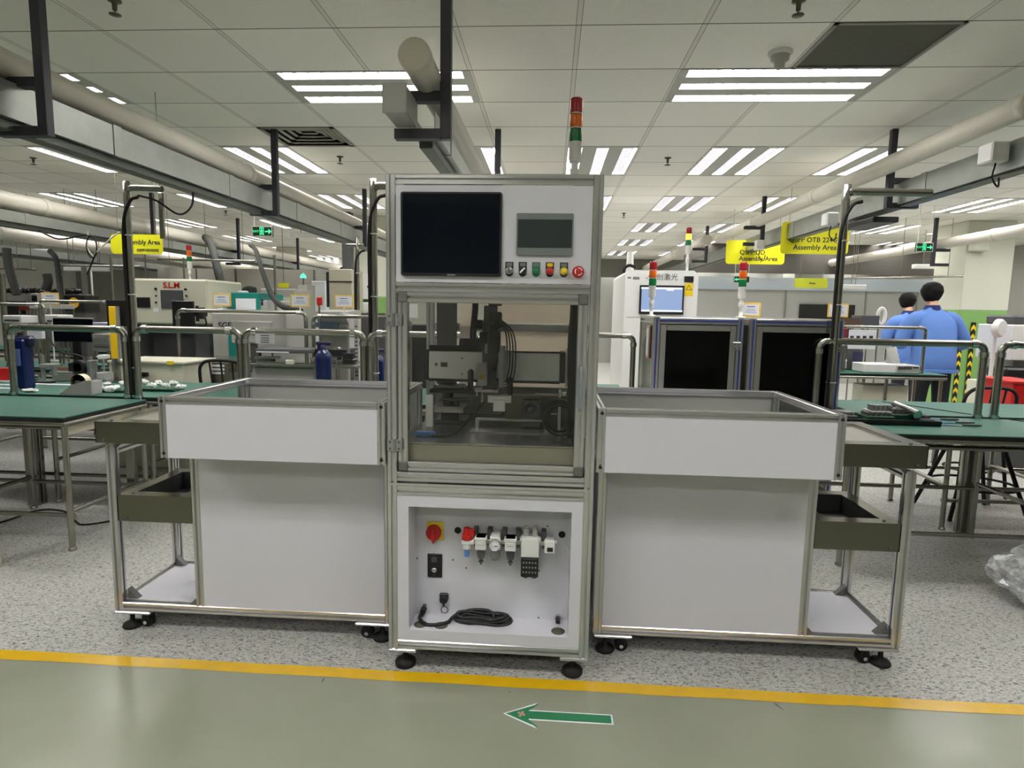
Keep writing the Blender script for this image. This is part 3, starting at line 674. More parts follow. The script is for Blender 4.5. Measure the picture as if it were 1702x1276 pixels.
# socket plate, plug holes, cable
a = q(711, 919); c = q(735, 959)
sp_ = B().box(a.x, DB-.006, c.z, c.x, DB, a.z, .0015).build('socket_plate', BLACK, rc)
p = q(722.5, 945); B().lathe([(.011, 0), (.011, .008), (.007, .012), (.001, .012)], (p.x, DB-.006, p.z), (0, -1, 0), 18).build('silver_button', CHROME, sp_)
p = q(722, 929); b = B(); b.box(p.x-.011, DB-.0085, p.z-.010, p.x+.011, DB-.006, p.z+.012, .001).cyl((p.x, DB-.008, p.z+.024), (p.x, DB-.006, p.z+.024), .004, n=10).cyl((p.x, DB-.008, p.z-.062), (p.x, DB-.006, p.z-.062), .004, n=10); b.build('socket', DGREY, sp_)
p = q(738.5, 993); b = B(); b.lathe([(.017, 0), (.017, .02), (.013, .024), (.001, .024)], (p.x, DB, p.z), (0, -1, 0), 20).box(p.x-.017, DB-.016, p.z+.006, p.x+.017, DB, p.z+.022, .003).box(p.x-.004, DB-.018, p.z-.028, p.x+.004, DB-.004, p.z-.012, .001); b.build('round_connector', BLACK, rc)
p = q(739, 1013); b = B(); n = 26
b.tube([(p.x+.0135*math.cos(2*PI*i/n), DB-.0012, p.z+.0135*math.sin(2*PI*i/n)) for i in range(n+1)], .0016, 6, smooth=False); b.build('ring_hole', DGREY, rc)
p = q(927, 1025); b = B(); b.cyl((p.x, DB-.02, p.z), (p.x, DB, p.z), .010, n=16).cyl((p.x, DB-.022, p.z+.004), (p.x, DB-.005, p.z+.004), .012, n=16); k = b.build('air_fitting', CHROME, rc)
B().cyl((p.x, DB-.036, p.z-.004), (p.x, DB-.02, p.z-.002), .009, n=14).build('plug', BLACK, k)
p = q(940, 911); 
b = B()
for px, py in ((693.5, 927.5), (753, 930), (775, 943.5), (895, 1026), (910, 874), (896, 948)):
    p = q(px, py); b.cyl((p.x, DB-.002, p.z), (p.x, DB, p.z), .0035, n=8)
b.build('small_holes', DGREY, rc)
b = B()
OLV = mat('olive_grommet', S(84, 84, 70), .7)
for px, py in ((699, 1037.5), (733, 1039.5), (927.5, 1049)):
    p = P(px, py, 'Z', oz0); B().lathe([(.026, 0), (.026, .002), (.001, .002)], (p.x, p.y, oz0), n=26).build('floor_grommet', OLV, rc)
# black power cable (rests in the recess)
pc = thing('power_cable', 'black power cable coiled on the floor of the white service compartment', 'cable', (-.3, 2.25, oz0))
def R_(px, py, dz=0., Z=oz0): 
    p = P(px, py, 'Z', Z+.006); return (p.x, p.y, p.z+dz)
b = B(); CR = .0072
pts = [P(703, 1017, 'Y', DB-.03)[:], P(698, 1031, 'Y', DB-.04)[:], P(699, 1043, 'Y', DB-.065)[:], P(706, 1050.5, 'Y', DB-.095)[:], P(718, 1051, 'Y', DB-.10)[:], P(733, 1046, 'Y', DB-.09)[:], P(745, 1036, 'Y', DB-.07)[:], P(752, 1026, 'Y', DB-.05)[:], P(762, 1020, 'Y', DB-.04)[:], P(780, 1020, 'Y', DB-.04)[:]]
pts = [(x, y, max(z, oz0+.006)) for x, y, z in pts]
b.tube(pts, CR, 10)
cxm, w_ = P(803, 1034, 'Z', oz0), .10
for k in range(6):
    rx = .108-.012*k*.7; ry = .030-.004*(k % 4); pp = []; zz = oz0+.008+.008*(k % 3)
    for i in range(29):
        a = 2*PI*i/28; sq = 1-.38*math.cos(a)**2*0-.25*math.exp(-(math.cos(a)/.45)**2)
        pp.append((cxm.x-.004*k+rx*math.cos(a)+.004*math.sin(3*a+k), cxm.y+.004*math.sin(k*2)+ry*math.sin(a)*sq, zz+.006*math.sin(a*2+k)+.012*max(0, math.sin(a))))
    b.tube(pp, CR, 8, smooth=True, sub=2)
b.build('cord', BLACK, pc)
p = P(703, 1016, 'Y', DB-.028); b = B(); b.lathe([(.0075, -.02), (.012, -.004), (.012, .016), (.009, .02), (.001, .021)], (p.x, p.y, p.z), (.3, -.1, 1), 14); b.build('plug', BLACK, pc)
B().box(p.x+.0, p.y-.006, p.z+.02, p.x+.012, p.y+.006, p.z+.03).build('plug_pins', DGREY, pc)
o = B().tube([P(940.5, 906, 'Y', DB-.001)[:], P(943, 913, 'Y', DB-.001)[:], P(944.5, 921, 'Y', DB-.001)[:]], .0014, 6).build('side_label', PAPER, M)
# feet
for x in (X0, X1):
    sg = 1 if x < 0 else -1
    for y in (Y0+.045, Y1-.045):
        B().box(x, y-.045, .072, x+sg*.105, y+.045, .088, .004).build('foot_plate', ALU, M)
        B().lathe([(.036, 0), (.040, .006), (.040, .018), (.026, .03), (.012, .034), (.008, .072)], (x+sg*.055, y, 0), n=22).build('levelling_foot', MBLACK, M)
# lower sides/back panels
b = B().box(X0+.012, Y0+W, .125, X0+.016, Y1-W, .694).box(X1-.016, Y0+W, .125, X1-.012, Y1-W, .694).box(X0+W, Y1-.02, .125, X1-W, Y1-.016, .694); b.build('side_panel', PANEL, M)
# inner bay
DK = .885
B().box(X0+W, Y0+.046, .79, X1-W, Y0+.05, DK-.006).build('deck_apron', mat('pale_deck_apron', S(186, 182, 166), .4, .2), M)
b = B(); b.box(X0+W, Y0+.046, DK-.006, X1-W, Y1-.01, DK)
B().box(X0+W, Y0+.044, DK-.004, X1-W, Y0+.046, DK+.002).build('deck_edge', CHROME, M)
dk = b.build('deck', mat('dark_deck_plate', S(96, 98, 104), .22, .5, .12, 6), M)
MILK = milky('frosted_white_panel', S(236, 228, 218), .75); B().box(-.30, Y1-.02, 1.325, X1-W, Y1-.016, 1.445).build('rear_window_panel', MILK, M); B().box(-.30, Y1-.02, 1.02, X1-W, Y1-.016, 1.28).build('rear_window_panel', MILK, M); B().box(X0+W, Y1-.02, .79, X1-W, Y1-.015, 1.02).build('rear_lower_panel', GREY, M)
b = B().box(X1-.020, Y0+W, .80, X1-.016, Y1-W, 1.81); b.build('side_window', GLASSC, M)
# gantry
gy = 2.70
g = B().box(-.535, gy-.05, 1.075, .045, gy+.05, 1.20, .004).build('linear_axis', mat('silver_axis_cover', S(222, 222, 218), .4, .1), M)
b = B().box(-.553, gy-.055, 1.07, -.535, gy+.055, 1.205, .002).box(.045, gy-.055, 1.07, .068, gy+.055, 1.205, .002).box(-.535, gy-.052, 1.2, .045, gy-.04, 1.206).box(-.535, gy-.054, 1.066, .045, gy-.046, 1.075); b.build('end_cap', BLACK, g)
b = B().cyl((-.50, gy-.052, 1.14), (-.50, gy-.05, 1.14), .007, n=10).cyl((-.385, gy-.052, 1.17), (-.385, gy-.05, 1.17), .004, n=8).cyl((-.385, gy-.052, 1.10), (-.385, gy-.05, 1.10), .004, n=8).box(-.48, gy-.0515, 1.13, -.45, gy-.05, 1.15); b.build('bolts', DGREY, g)
b = B().box(.07, gy-.02, 1.05, .132, gy-.014, 1.22); b.build('axis_mount', mat('pinkish_plate', S(186, 158, 150), .4), g)
for z in (1.10, 1.19): B().cyl((.10, gy-.023, z), (.10, gy-.02, z), .006, n=10).build('red_bolt', RED, g)
hx = -.255; hy = gy-.12
z_ = B().box(hx-.035, hy, 1.04, hx+.035, gy-.05, 1.33, .004).box(hx-.028, hy-.01, 1.22, hx+.03, hy, 1.40, .004).build('vertical_axis', DGREY, M)
b = B().box(hx-.01, hy-.01, 1.40, hx+.045, hy+.05, 1.45, .003).box(hx-.045, hy-.02, 1.22, hx-.005, hy+.02, 1.29, .004).cyl((hx+.02, hy-.04, 1.16), (hx+.02, hy-.04, 1.30), .028, n=18).cyl((hx+.02, hy-.04, 1.13), (hx+.02, hy-.04, 1.16), .016, n=16); b.build('servo_motor', BLACK, z_)
b = B().box(hx-.05, hy-.03, 1.06, hx-.01, hy, 1.16, .004); b.build('dispensing_head', PANELG, z_)
B().box(hx-.042, hy-.034, 1.09, hx-.022, hy-.03, 1.11).build('brass_label', mat('brass', S(190, 160, 60), .3, .6), z_)
b = B().cyl((hx-.03, hy-.015, .99), (hx-.03, hy-.015, 1.06), .008, .003, n=10).box(hx-.06, hy-.05, 1.035, hx+.04, hy+.0, 1.05, .003).box(hx-.052, hy-.052, 1.02, hx-.045, hy-.045, 1.05); b.build('nozzle', CHROME, z_)
b = B()
for i in range(4):
    r = .055+.012*i; b.tube([(hx+.02, hy-.02-.006*i, 1.33+.01*i), (hx+.02+r*.8, hy-.03, 1.30), (hx+.02+r, hy-.03, 1.20), (hx+.02+r*.8, hy-.03, 1.10-.01*i), (hx+.02, hy-.03, 1.07)], .0035, 6)
b.tube([(hx-.01, hy-.01, 1.44), (hx-.022, hy-.01, 1.55), (hx-.03, hy+.05, 1.8)], .004, 6).tube([(hx-.09, gy, 1.2), (hx-.088, gy, 1.3), (hx-.08, gy, 1.4), (hx-.085, gy, 1.5)], .014, 8)
b.build('cables', MBLACK, z_)
b = B().box(-.50, 2.60, DK, -.36, 2.76, .90, .003).box(-.50, 2.55, .95, -.36, 2.66, .965, .003).box(-.47, 2.6, .90, -.39, 2.66, .95, .003).box(-.50, 2.62, 1.03, -.37, 2.72, 1.05, .01).box(-.47, 2.64, .965, -.43, 2.70, 1.03); b.build('tray_station', DGREY, dk)
B().box(-.49, 2.545, .944, -.365, 2.55, .968).build('station_edge', PANELG, dk)
b = B().box(-.30, 2.45, .93, .0, 2.47, .94, .002).box(-.30, 2.45, DK, -.285, 2.47, .93).box(-.015, 2.45, DK, .0, 2.47, .93).box(-.32, 2.42, DK, .02, 2.5, .89); b.build('clamp_frame', ALU, dk)
b = B().box(-.235, 2.54, .955, -.185, 2.56, 1.005, .002).box(-.26, 2.55, .99, -.16, 2.58, 1.02, .003); b.build('white_block', WHITE, dk)
b = B().lathe([(.034, 0), (.034, .02), (.028, .022), (.028, .004)], (-.075, 2.56, .965), (0, -1, 0), 24).lathe([(.012, .0), (.012, .024), (.001, .026)], (-.075, 2.56, .965), (0, -1, 0), 16).box(-.115, 2.56, DK, -.035, 2.60, 1.0, .003); b.build('fan', DGREY, dk)
b = B().box(-.2, 2.6, DK, .09, 2.63, 1.02, .003); b.build('back_plate', SHEET, dk)
b = B().box(-.52, 2.52, DK, -.49, 2.54, 1.02); b.build('white_upright', WHITE, dk)
b = B().tube([(-.48, 2.34, DK+.004), (-.42, 2.32, DK+.004), (-.38, 2.33, DK+.01), (-.34, 2.42, DK+.03), (-.27, 2.5, 1.0)], .003, 6); b.build('thin_wire', MBLACK, dk)
b = B().box(-.52, 2.32, DK, -.47, 2.35, DK+.018, .004).box(-.47, 2.328, DK+.004, -.445, 2.342, DK+.016); b.build('plug_connector', BLUEL, dk)
B().box(-.535, 2.845, 1.03, -.44, 2.855, 1.44).build('dark_back_post', DGREY, M); B().box(-.425, 2.85, 1.03, -.37, 2.856, 1.44).build('white_back_strip', MILK, M)
b = B().cyl((hx+.055, hy-.045, 1.10), (hx+.055, hy-.045, 1.21), .022, n=18).cyl((hx+.055, hy-.045, 1.06), (hx+.055, hy-.045, 1.10), .014, n=16).cyl((hx+.055, hy-.045, 1.21), (hx+.055, hy-.045, 1.235), .015, n=16); b.build('camera_lens', SILV, z_)
b = B().box(hx-.07, hy-.02, 1.30, hx-.03, hy+.01, 1.34, .004).box(hx+.0, hy-.05, 1.335, hx+.05, hy-.01, 1.375, .006).cyl((hx+.01, hy-.055, 1.30), (hx+.05, hy-.055, 1.33), .014, n=12).box(hx-.095, hy-.01, 1.04, hx-.07, hy+.01, 1.13, .01).box(hx+.075, hy-.01, 1.02, hx+.10, hy+.01, 1.10, .01); b.build('dark_fittings', MBLACK, z_)
B().box(hx-.02, hy-.036, 1.20, hx+.02, hy-.01, 1.24, .004).build('silver_block', SILV, z_); B().box(hx+.045, hy-.05, 1.175, hx+.075, hy-.046, 1.19).build('pale_label', PAPER, z_)
b = B().box(-.53, gy-.06, 1.205, -.29, gy-.03, 1.225, .002).prism([(gy-.05, 1.225), (gy, 1.225), (gy, 1.255), (gy-.03, 1.255)], 'x', -.40, -.29); b.build('cable_chain', MBLACK, g)
b = B().box(-.52, 2.60, 1.02, -.30, 2.64, 1.035, .002).box(-.46, 2.5, 1.0, -.33, 2.56, 1.008, .002).cyl((-.44, 2.62, .965), (-.44, 2.62, 1.02), .02, n=14).cyl((-.40, 2.60, .965), (-.40, 2.60, 1.0), .012, n=10); b.build('station_parts', MBLACK, dk)
b = B().box(-.06, 2.56, 1.03, .05, 2.57, 1.034).box(.04, 2.5, DK, .05, 2.6, 1.05, .002).box(.055, 2.48, 1.035, .10, 2.52, 1.05, .002).box(.01, 2.50, .995, .035, 2.51, .999).box(.01, 2.50, .955, .035, 2.51, .959); b.build('bright_fittings', PANELG, dk)
# black cable bundle hanging on the right, coiled on the deck
cb_ = B()
cb_.tube([(.09, 2.30, 1.80), (.088, 2.30, 1.40), (.082, 2.30, 1.25), (.090, 2.30, 1.0), (.088, 2.32, .90)], .017, 10)
for k in range(5):
    r = .055+.005*(k % 3); c_ = (.045, 2.33, .962+.004*k); pp = [(c_[0]+r*math.cos(2*PI*i/20), c_[1]+.006*k-.03*math.sin(2*PI*i/20)*.4, c_[2]+(r+.006)*math.sin(2*PI*i/20)) for i in range(21)]
    cb_.tube(pp, .005, 6, sub=2)
cb_.tube([(.05, 2.36, 1.02), (.07, 2.36, 1.06), (.085, 2.38, 1.15), (.09, 2.4, 1.25)], .003, 6).box(.09, 2.29, .885, .13, 2.33, .93, .004).box(.095, 2.29, 1.02, .128, 2.32, 1.08, .004)
cb_.build('cable_bundle', MBLACK, M)

# beacon on top of the machine
def beacon(name, label, x, y, z0, s=1., lit=None, pole=.10):
    t = thing(name, label, 'signal beacon', (x, y, z0)); r = .024*s
    B().lathe([(.032*s, 0), (.032*s, .006*s), (.012*s, .01*s), (.012*s, pole*.55), (.017*s, pole*.56), (.017*s, pole*.8), (.012*s, pole*.82), (.012*s, pole)], (x, y, z0), n=18).build('bracket', WHITE, t)
    h = pole; B().lathe([(r*.9, h), (r, h+.01*s), (r, h+.070*s), (r*1.04, h+.072*s)], (x, y, z0), n=22).build('base', WHITE, t); h += .072*s
    for nm, m, k in (('green_lens', GREENL, 0), ('orange_lens', ORANGEL if lit != 'o' else LITO, 1), ('red_lens', REDL, 2)):
        B().lathe([(r, h+.003*s), (r*1.03, h+.006*s), (r*1.03, h+.046*s), (r, h+.050*s)], (x, y, z0), n=22).build(nm, m, t)
        B().cyl((x, y, z0+h), (x, y, z0+h+.004*s), r*.98, n=22).build('spacer_ring', WHITE, t); h += .053*s
    B().lathe([(r, h), (r*.9, h+.005*s), (.001, h+.007*s)], (x, y, z0), n=22).build('cap', REDL, t)
    return t
GREENL = mat('green_beacon_lens', S(20, 120, 62), .25); ORANGEL = mat('orange_beacon_lens', S(232, 112, 30), .25); REDL = mat('red_beacon_lens', S(176, 34, 44), .25)
LITO = mat('lit_amber_lens', (1., .42, .02, 1), .3, emit=3.)
beacon('signal_beacon', 'unlit red, orange and green beacon standing on top of the tall machine', .083, 2.62, 1.85, 1.06, pole=.145)

# ------------------------------------------------------------ side stations
def station(mir, label):
    mx = (lambda x: -.42-x) if mir else (lambda x: x)
    def bx(b, x0, y0, z0, x1, y1, z1, c=0): return b.box(mx(x0), y0, z0, mx(x1), y1, z1, c)
    S0 = thing('loading_station', label, 'machine station', (mx(-1.22), 2.56, 0))
    yf, yb = 2.35+H2, 2.79-H2; xo, xm, xi = -1.825+H2, -1.447, -.62-H2
    for x in (xo, xm, xi):
        for y in (yf, yb): post(S0, mx(x), y, .121 if x == xm else .085, .80)
    for y in (yf, yb):
        a, b_ = sorted((mx(-1.825+W), mx(-.62-W))); railx(S0, a, b_, y, .103)
        a, b_ = sorted((mx(-1.43), mx(-.62-W))); railx(S0, a, b_, y, .78)
    for x in (xo, xi): raily(S0, 2.35+W, 2.79-W, mx(x), .103); raily(S0, 2.35+W, 2.79-W, mx(x), .78)
    bx(B(), -1.429, 2.353, .121, -.657, 2.358, .79).build('front_panel', PANEL, S0)
    bx(B(), -1.429, 2.780, .121, -.657, 2.785, .79).build('back_panel', PANEL, S0)
    bx(B(), -1.79, 2.386, .112, -.66, 2.754, .121).build('bottom_shelf', PANEL, S0)
    # sheet metal trays with a cut-out
    def sheet(nm, x0, x1, y0, y1, z0, z1, rim, depth, dm):
        b = B(); bx(b, x0, y0, z0, x1, y0+.003, z1); bx(b, x0, y1-.003, z0, x1, y1, z1); bx(b, x0, y0, z0, x0+.003, y1, z1); bx(b, x1-.003, y0, z0, x1, y1, z1)
        bx(b, x0, y0, z1, x1, y0+rim, z1+.003); bx(b, x0, y1-rim, z1, x1, y1, z1+.003); bx(b, x0, y0+rim, z1, x0+rim, y1-rim, z1+.003); bx(b, x1-rim, y0+rim, z1, x1, y1-rim, z1+.003)
        o = b.build(nm, SHEET, S0)
        b = B(); bx(b, x0+rim, y0+rim, z1-depth, x1-rim, y1-rim, z1-depth+.003); bx(b, x0+rim-.002, y0+rim, z1-depth, x0+rim, y1-rim, z1); bx(b, x1-rim, y0+rim, z1-depth, x1-rim+.002, y1-rim, z1); bx(b, x0+rim, y1-rim, z1-depth, x1-rim, y1-rim+.002, z1); bx(b, x0+rim, y0+rim-.002, z1-depth, x1-rim, y0+rim, z1)
        b.build('recess', dm, o)
        B().cyl((mx(x0+.035), y0-.003, z0+.014), (mx(x0+.035), y0, z0+.014), .006, n=10).build('screw', DGREY, o); B().cyl((mx(x0+.05), y0+.03, z1+.003), (mx(x0+.05), y0+.03, z1+.006), .006, n=10).build('screw', DGREY, o)
    sheet('upper_tray', -1.842, -1.38, 2.325, 2.83, .817, .902, .062, .012, mat('tray_liner_'+('right' if mir else 'left'), S(168, 166, 158), .35, .5))
    sheet('lower_tray', -1.789, -1.465, 2.356, 2.784, .478, .588, .055, .08, DGREY)
    # upper enclosure box
    w = .030; h = w/2; ax0, ax1, ay0, ay1, az0, az1 = -1.459, -.596, 2.16, 2.815, .806, 1.040
    for x in (ax0+h, ax1-h):
        for y in (ay0+h, ay1-h): post(S0, mx(x), y, az0, az1-w if y > 2.5 else az1-.0, 'enclosure_post', w)
        raily(S0, ay0+w, ay1, mx(x), az1-h, 'enclosure_rail', w); raily(S0, ay0+w, ay1-w, mx(x), az0+h, 'enclosure_rail', w)
    a, b_ = sorted((mx(ax0+w), mx(ax1-w)))
    railx(S0, a, b_, ay0+h, az1-h, 'enclosure_rail', w); railx(S0, a, b_, ay1-h, az1-h, 'enclosure_rail', w); railx(S0, a, b_, ay1-h, az0+h, 'enclosure_rail', w); railx(S0, a, b_, ay0+h+.01, az0+h, 'enclosure_rail', w)
    bx(B(), ax0+w, ay0+.001, az0, ax1-w, ay0+.005, az1-w, .001).build('enclosure_front_panel', PANEL, S0)
    bx(B(), ax0+w, ay1-.014, az0+w, ax1-w, ay1-.010, az1-w).build('enclosure_back_panel', PANELG, S0)
    for x in (ax0+h, ax1-h): bx(B(), x-.002, ay0+w, az0+w, x+.002, ay1-w, az1-w).build('enclosure_side_window', GLASSC, S0)
    bx(B(), ax0+w, ay0+w, az0+.012, ax1-w, ay1-w, az0+.016).build('enclosure_floor', PANELG, S0)
    b = B()
    for x in (ax0+h, ax1-h):
        for z in (az0+.018, az1-.018): b.cyl((mx(x), ay0-.0008, z), (mx(x), ay0, z), .0065, n=14)
    b.build('bolt_holes', MBLACK, S0)
    b = B()
    for x in (ax0+h, ax1-h):
        for z in (az0+.0125, az1-.0235): b.box(mx(x)-.003, ay0-.0012, z-.001, mx(x)+.003, ay0-.0006, z+.0006)
    b.build('bolt_glints', CHROME, S0)
    # corner brackets
    for (x, y, z, sx, sy) in ((-1.789, 2.754, .121, 1, -1), (-1.789, 2.386, .121, 1, 1)):
        b = B(); k = .045
        b.add([(mx(x), y, z), (mx(x+sx*k), y, z), (mx(x), y, z+k), (mx(x), y+sy*.028, z), (mx(x+sx*k), y+sy*.028, z), (mx(x), y+sy*.028, z+k)], [(0, 1, 2), (3, 5, 4), (1, 4, 5, 2), (0, 3, 4, 1), (0, 2, 5, 3)])
        b.build('corner_bracket', ALUD, S0)
    for x, sx in ((-1.465, -1),):
        b = B(); k = .034; b.add([(mx(x), 2.36, .121), (mx(x+sx*k), 2.36, .121), (mx(x), 2.36, .121+k), (mx(x), 2.38, .121), (mx(x+sx*k), 2.38, .121), (mx(x), 2.38, .121+k)], [(0, 1, 2), (3, 5, 4), (1, 4, 5, 2), (0, 3, 4, 1), (0, 2, 5, 3)]); b.build('gusset', ALUD, S0)
    b = B()
    for x, sx in ((-1.789, 1),):
        k = .028; b.add([(mx(x), 2.36, .817), (mx(x+k), 2.36, .817), (mx(x), 2.36, .817-k), (mx(x), 2.38, .817), (mx(x+k), 2.38, .817), (mx(x), 2.38, .817-k)], [(0, 1, 2), (3, 5, 4), (1, 4, 5, 2), (0, 3, 4, 1), (0, 2, 5, 3)])
    b.build('gusset', ALUD, S0)
    # casters with levelling pads
    for (x, sx) in ((-1.80, 1), (-.645, -1)):
        for y in (2.39, 2.75):
            x0_ = x-.02*sx
            bx(B(), x0_, y-.05, .073, x0_+sx*.155, y+.05, .084, .003).build('caster_plate', ALU, S0)
            cx_ = x+sx*.095; b = B()
            b.cyl((mx(cx_), y-.012, .026), (mx(cx_), y+.012, .026), .026, n=22)
            b.box(mx(cx_)-.017, y-.020, .022, mx(cx_)+.017, y-.014, .073, .004).box(mx(cx_)-.017, y+.014, .022, mx(cx_)+.017, y+.020, .073, .004).cyl((mx(cx_), y, .052), (mx(cx_), y, .073), .024, n=16)
            c_ = b.build('caster', MBLACK, S0); B().cyl((mx(cx_), y-.026, .026), (mx(cx_), y-.020, .026), .008, n=12).build('hub', CHROME, c_)
            xl = x+sx*.03; B().lathe([(.036, .006), (.040, .012), (.036, .022), (.010, .03), (.008, .073)], (mx(xl), y-.01, -.005), n=20).build('levelling_pad', MBLACK, S0)
    return S0
station(False, 'left wheeled aluminium station with white panels, steel trays and open box on top')
station(True, 'right wheeled aluminium station with white panels, steel trays and open box on top')
# ------------------------------------------------------------ benches and tube uprights
def tube_foot(b, x, y): b.lathe([(.021, 0), (.021, .012), (.012, .02), (.010, .04)], (x, y, 0), n=12)
def bench(label, x0, x1, y0, y1, legs, h=.76, rails=True, group=None, mid=.30):
    t = thing('workbench', label, 'workbench', ((x0+x1)/2, (y0+y1)/2, 0), group)
    B().box(x0, y0, h-.008, x1, y1, h, .002).build('green_mat', MATG, t)
    b = B().box(x0+.004, y0+.004, h-.03, x1-.004, y1-.004, h-.008); b.build('top_board', MBLACK, t)
    r = .014; b = B()
    b.cyl((x0, y0+.01, h-.040), (x1, y0+.01, h-.040), r).cyl((x0, y1-.02, h-.040), (x1, y1-.02, h-.040), r).cyl((x0+.01, y0, h-.040), (x0+.01, y1, h-.040), r).cyl((x1-.01, y0, h-.040), (x1-.01, y1, h-.040), r)
    b.box(x0+.02, (y0+y1)/2, h-.065, x1-.02, (y0+y1)/2+.03, h-.03); b.build('edge_frame', STEEL, t)
    for lx in legs:
        for ly in (y0+.02, y1-.03):
            b = B().cyl((lx, ly, .02), (lx, ly, h-.03), r*1.15, n=14); tube_foot(b, lx, ly); b.build('leg', STEEL, t)
    if rails:
        b = B()
        for lx in legs: b.cyl((lx, y0+.02, mid), (lx, y1-.03, mid), r*.95)
        b.cyl((min(legs), y1-.03, mid-.03), (max(legs), y1-.03, mid-.03), r*.95).cyl((min(legs), y0+.05, .19), (max(legs), y0+.05, .19), r*.9).cyl((min(legs), (y0+y1)/2, h-.13), (max(legs), (y0+y1)/2, h-.13), r*1.1)
        b.build('lower_rail', STEEL, t)
    return t
def loop(label, x0, x1, y, z0, z1, r=.022, rad=.05, group=None):
    t = thing('tube_frame', label, 'tube frame', ((x0+x1)/2, y, z0), group)
    b = B(); c = []
    for cx, a0 in ((x0+rad, PI), (x1-rad, PI/2)):
        c.append([(cx+rad*math.cos(a0-PI/2*i/4), y, z1-rad+rad*math.sin(a0-PI/2*i/4)) for i in range(5)])
    pts = [(x0, y, z0)]+c[0]+c[1]+[(x1, y, z0)]
    b.tube(pts, r, 12, smooth=False); b.build('tube', STEEL, t)
    for x, sg in ((x0, 1), (x1, -1)):
        B().cyl((x, y, z1-rad-.03), (x, y, z1-rad-.0), r*1.25).build('clamp', CHROME, t); B().cyl((x+sg*rad, y, z1), (x+sg*(rad+.035), y, z1), r*1.25).build('clamp', CHROME, t); B().cyl((x, y, z0), (x, y, z0+.03), r*1.3).build('foot_clamp', CHROME, t)
    return t
# first row, left: front bench and rear bench, back to back
bench('green-topped tube workbench at the left edge beside the left station', -4.7, -2.64, 3.11, 3.80, (-2.655, -3.45, -4.3), mid=.22)
bench('long green-topped workbench behind the left station carrying the blue bottles', -4.7, -.72, 3.90, 4.72, (-4.3, -3.40, -2.70, -2.0, -.80))
L1 = [o for o in COL.objects if o.name.startswith('workbench') and o.parent is None][0]
B().box(-2.675, 3.16, .650, -2.665, 3.76, .705).build('side_apron', BEIGE, L1)
LZ = .752
GL = None
loop('stainless tube frame at the left edge, left of the blue pump', -3.60, -2.80, 3.85, LZ, 1.215)
loop('stainless tube frame in front of the cream machine', -2.725, -2.02, 3.85, LZ, 1.22)
loop('stainless tube frame in front of the single blue bottle', -1.985, -1.20, 3.85, LZ, 1.22)
loop('stainless tube frame partly behind the left side of the tall machine', -1.155, -.45, 3.85, LZ, 1.22)
def pole(label, x, y, z0, z1, reach, r=.020, cables=True, down=None):
    t = thing('bent_pole', label, 'bent pole', (x, y, z0)); b = B(); sg = 1
    b.tube([(x, y, z0), (x, y, z1-.06), (x+.006, y, z1-.02), (x+.02, y, z1-.006), (x+.06, y, z1), (x+reach, y, z1-.005)], r, 12, sub=4); b.build('tube', STEEL, t)
    b = B(); b.tube([(x-.022, y-.015, z0+.02), (x-.024, y-.016, (z0+z1)/2), (x-.02, y-.018, z1-.25), (x+.03, y-.02, z1-.09), (x+.09, y-.02, z1-.06)], .011, 8)
    if down: b.tube([(x+.09, y-.02, z1-.05), (x+.2, y, z1-.08), (x+.33, y+.02, z1-.16), (x+.40, y+.05, z1-.10), (x+.41, y+.06, z1+.02)], .007, 6)
    b.build('black_cable', MBLACK, t)
    b = B()
    for z in (z0+.2, (z0+z1)/2, z1-.3): b.cyl((x, y, z), (x, y, z+.006), r+.006)
    b.build('cable_tie', WHITE, t)
    return t
pole('bent steel pole with black cable rising from the left bench, under the left duct', -2.74, 3.86, .76, 2.12, .24, down=True)
pole('bent steel pole rising close to the left side of the tall machine', -1.135, 3.88, .76, 2.145, .5, .024)
pole('bent steel pole rising behind the right black-fronted cabinet', 1.79, 3.97, .76, 2.14, .50, .024)
t = thing('drop_rod', 'thin steel rod hanging behind the left bent pole', 'rod', (-2.62, 4.02, 1.85)); B().box(-2.632, 4.01, 1.82, -2.60, 4.03, 2.12, .003).build('rod', STEEL, t); B().cyl((-2.62, 4.02, 2.12), (-2.62, 4.02, CZ), .003, n=6).build('wire', STEEL, t)
# first row, right
bench('green-topped tube workbench on the right with electronics on its left end', 1.60, 4.7, 3.35, 3.94, (1.64, 2.70, 3.9), mid=.35)
bench('rear green-topped workbench on the right behind the tube frame', 2.0, 4.9, 4.02, 4.68, (2.60, 3.30, 4.4))
loop('stainless tube frame across the right bench in front of the workers', 1.70, 2.70, 3.97, LZ, 1.225)
loop('stainless tube frame at the right edge of the photo', 2.80, 3.8, 3.97, LZ, 1.225)
b = B(); b.box(2.655, 3.945, 0, 2.735, 3.975, .72, .004).box(2.655, 3.985, 0, 2.735, 4.015, .72, .004).box(2.655, 3.975, .30, 2.735, 3.985, .40); o = b.build('support_post', STEEL, None); tag(o, 'thick double steel support post under the right bench', 'post')
b = B(); b.box(-3.54, 3.815, 0, -3.46, 3.85, .72, .004).box(-3.54, 3.862, 0, -3.46, 3.895, .72, .004).box(-3.54, 3.85, .3, -3.46, 3.862, .4); tag(b.build('support_post', STEEL, None), 'thick double steel support post under the left bench', 'post')
b = B(); b.box(-2.82, 3.812, .02, -2.76, 3.85, .72, .004); tag(b.build('support_post', STEEL, None), 'single steel support post beside the left station', 'post')
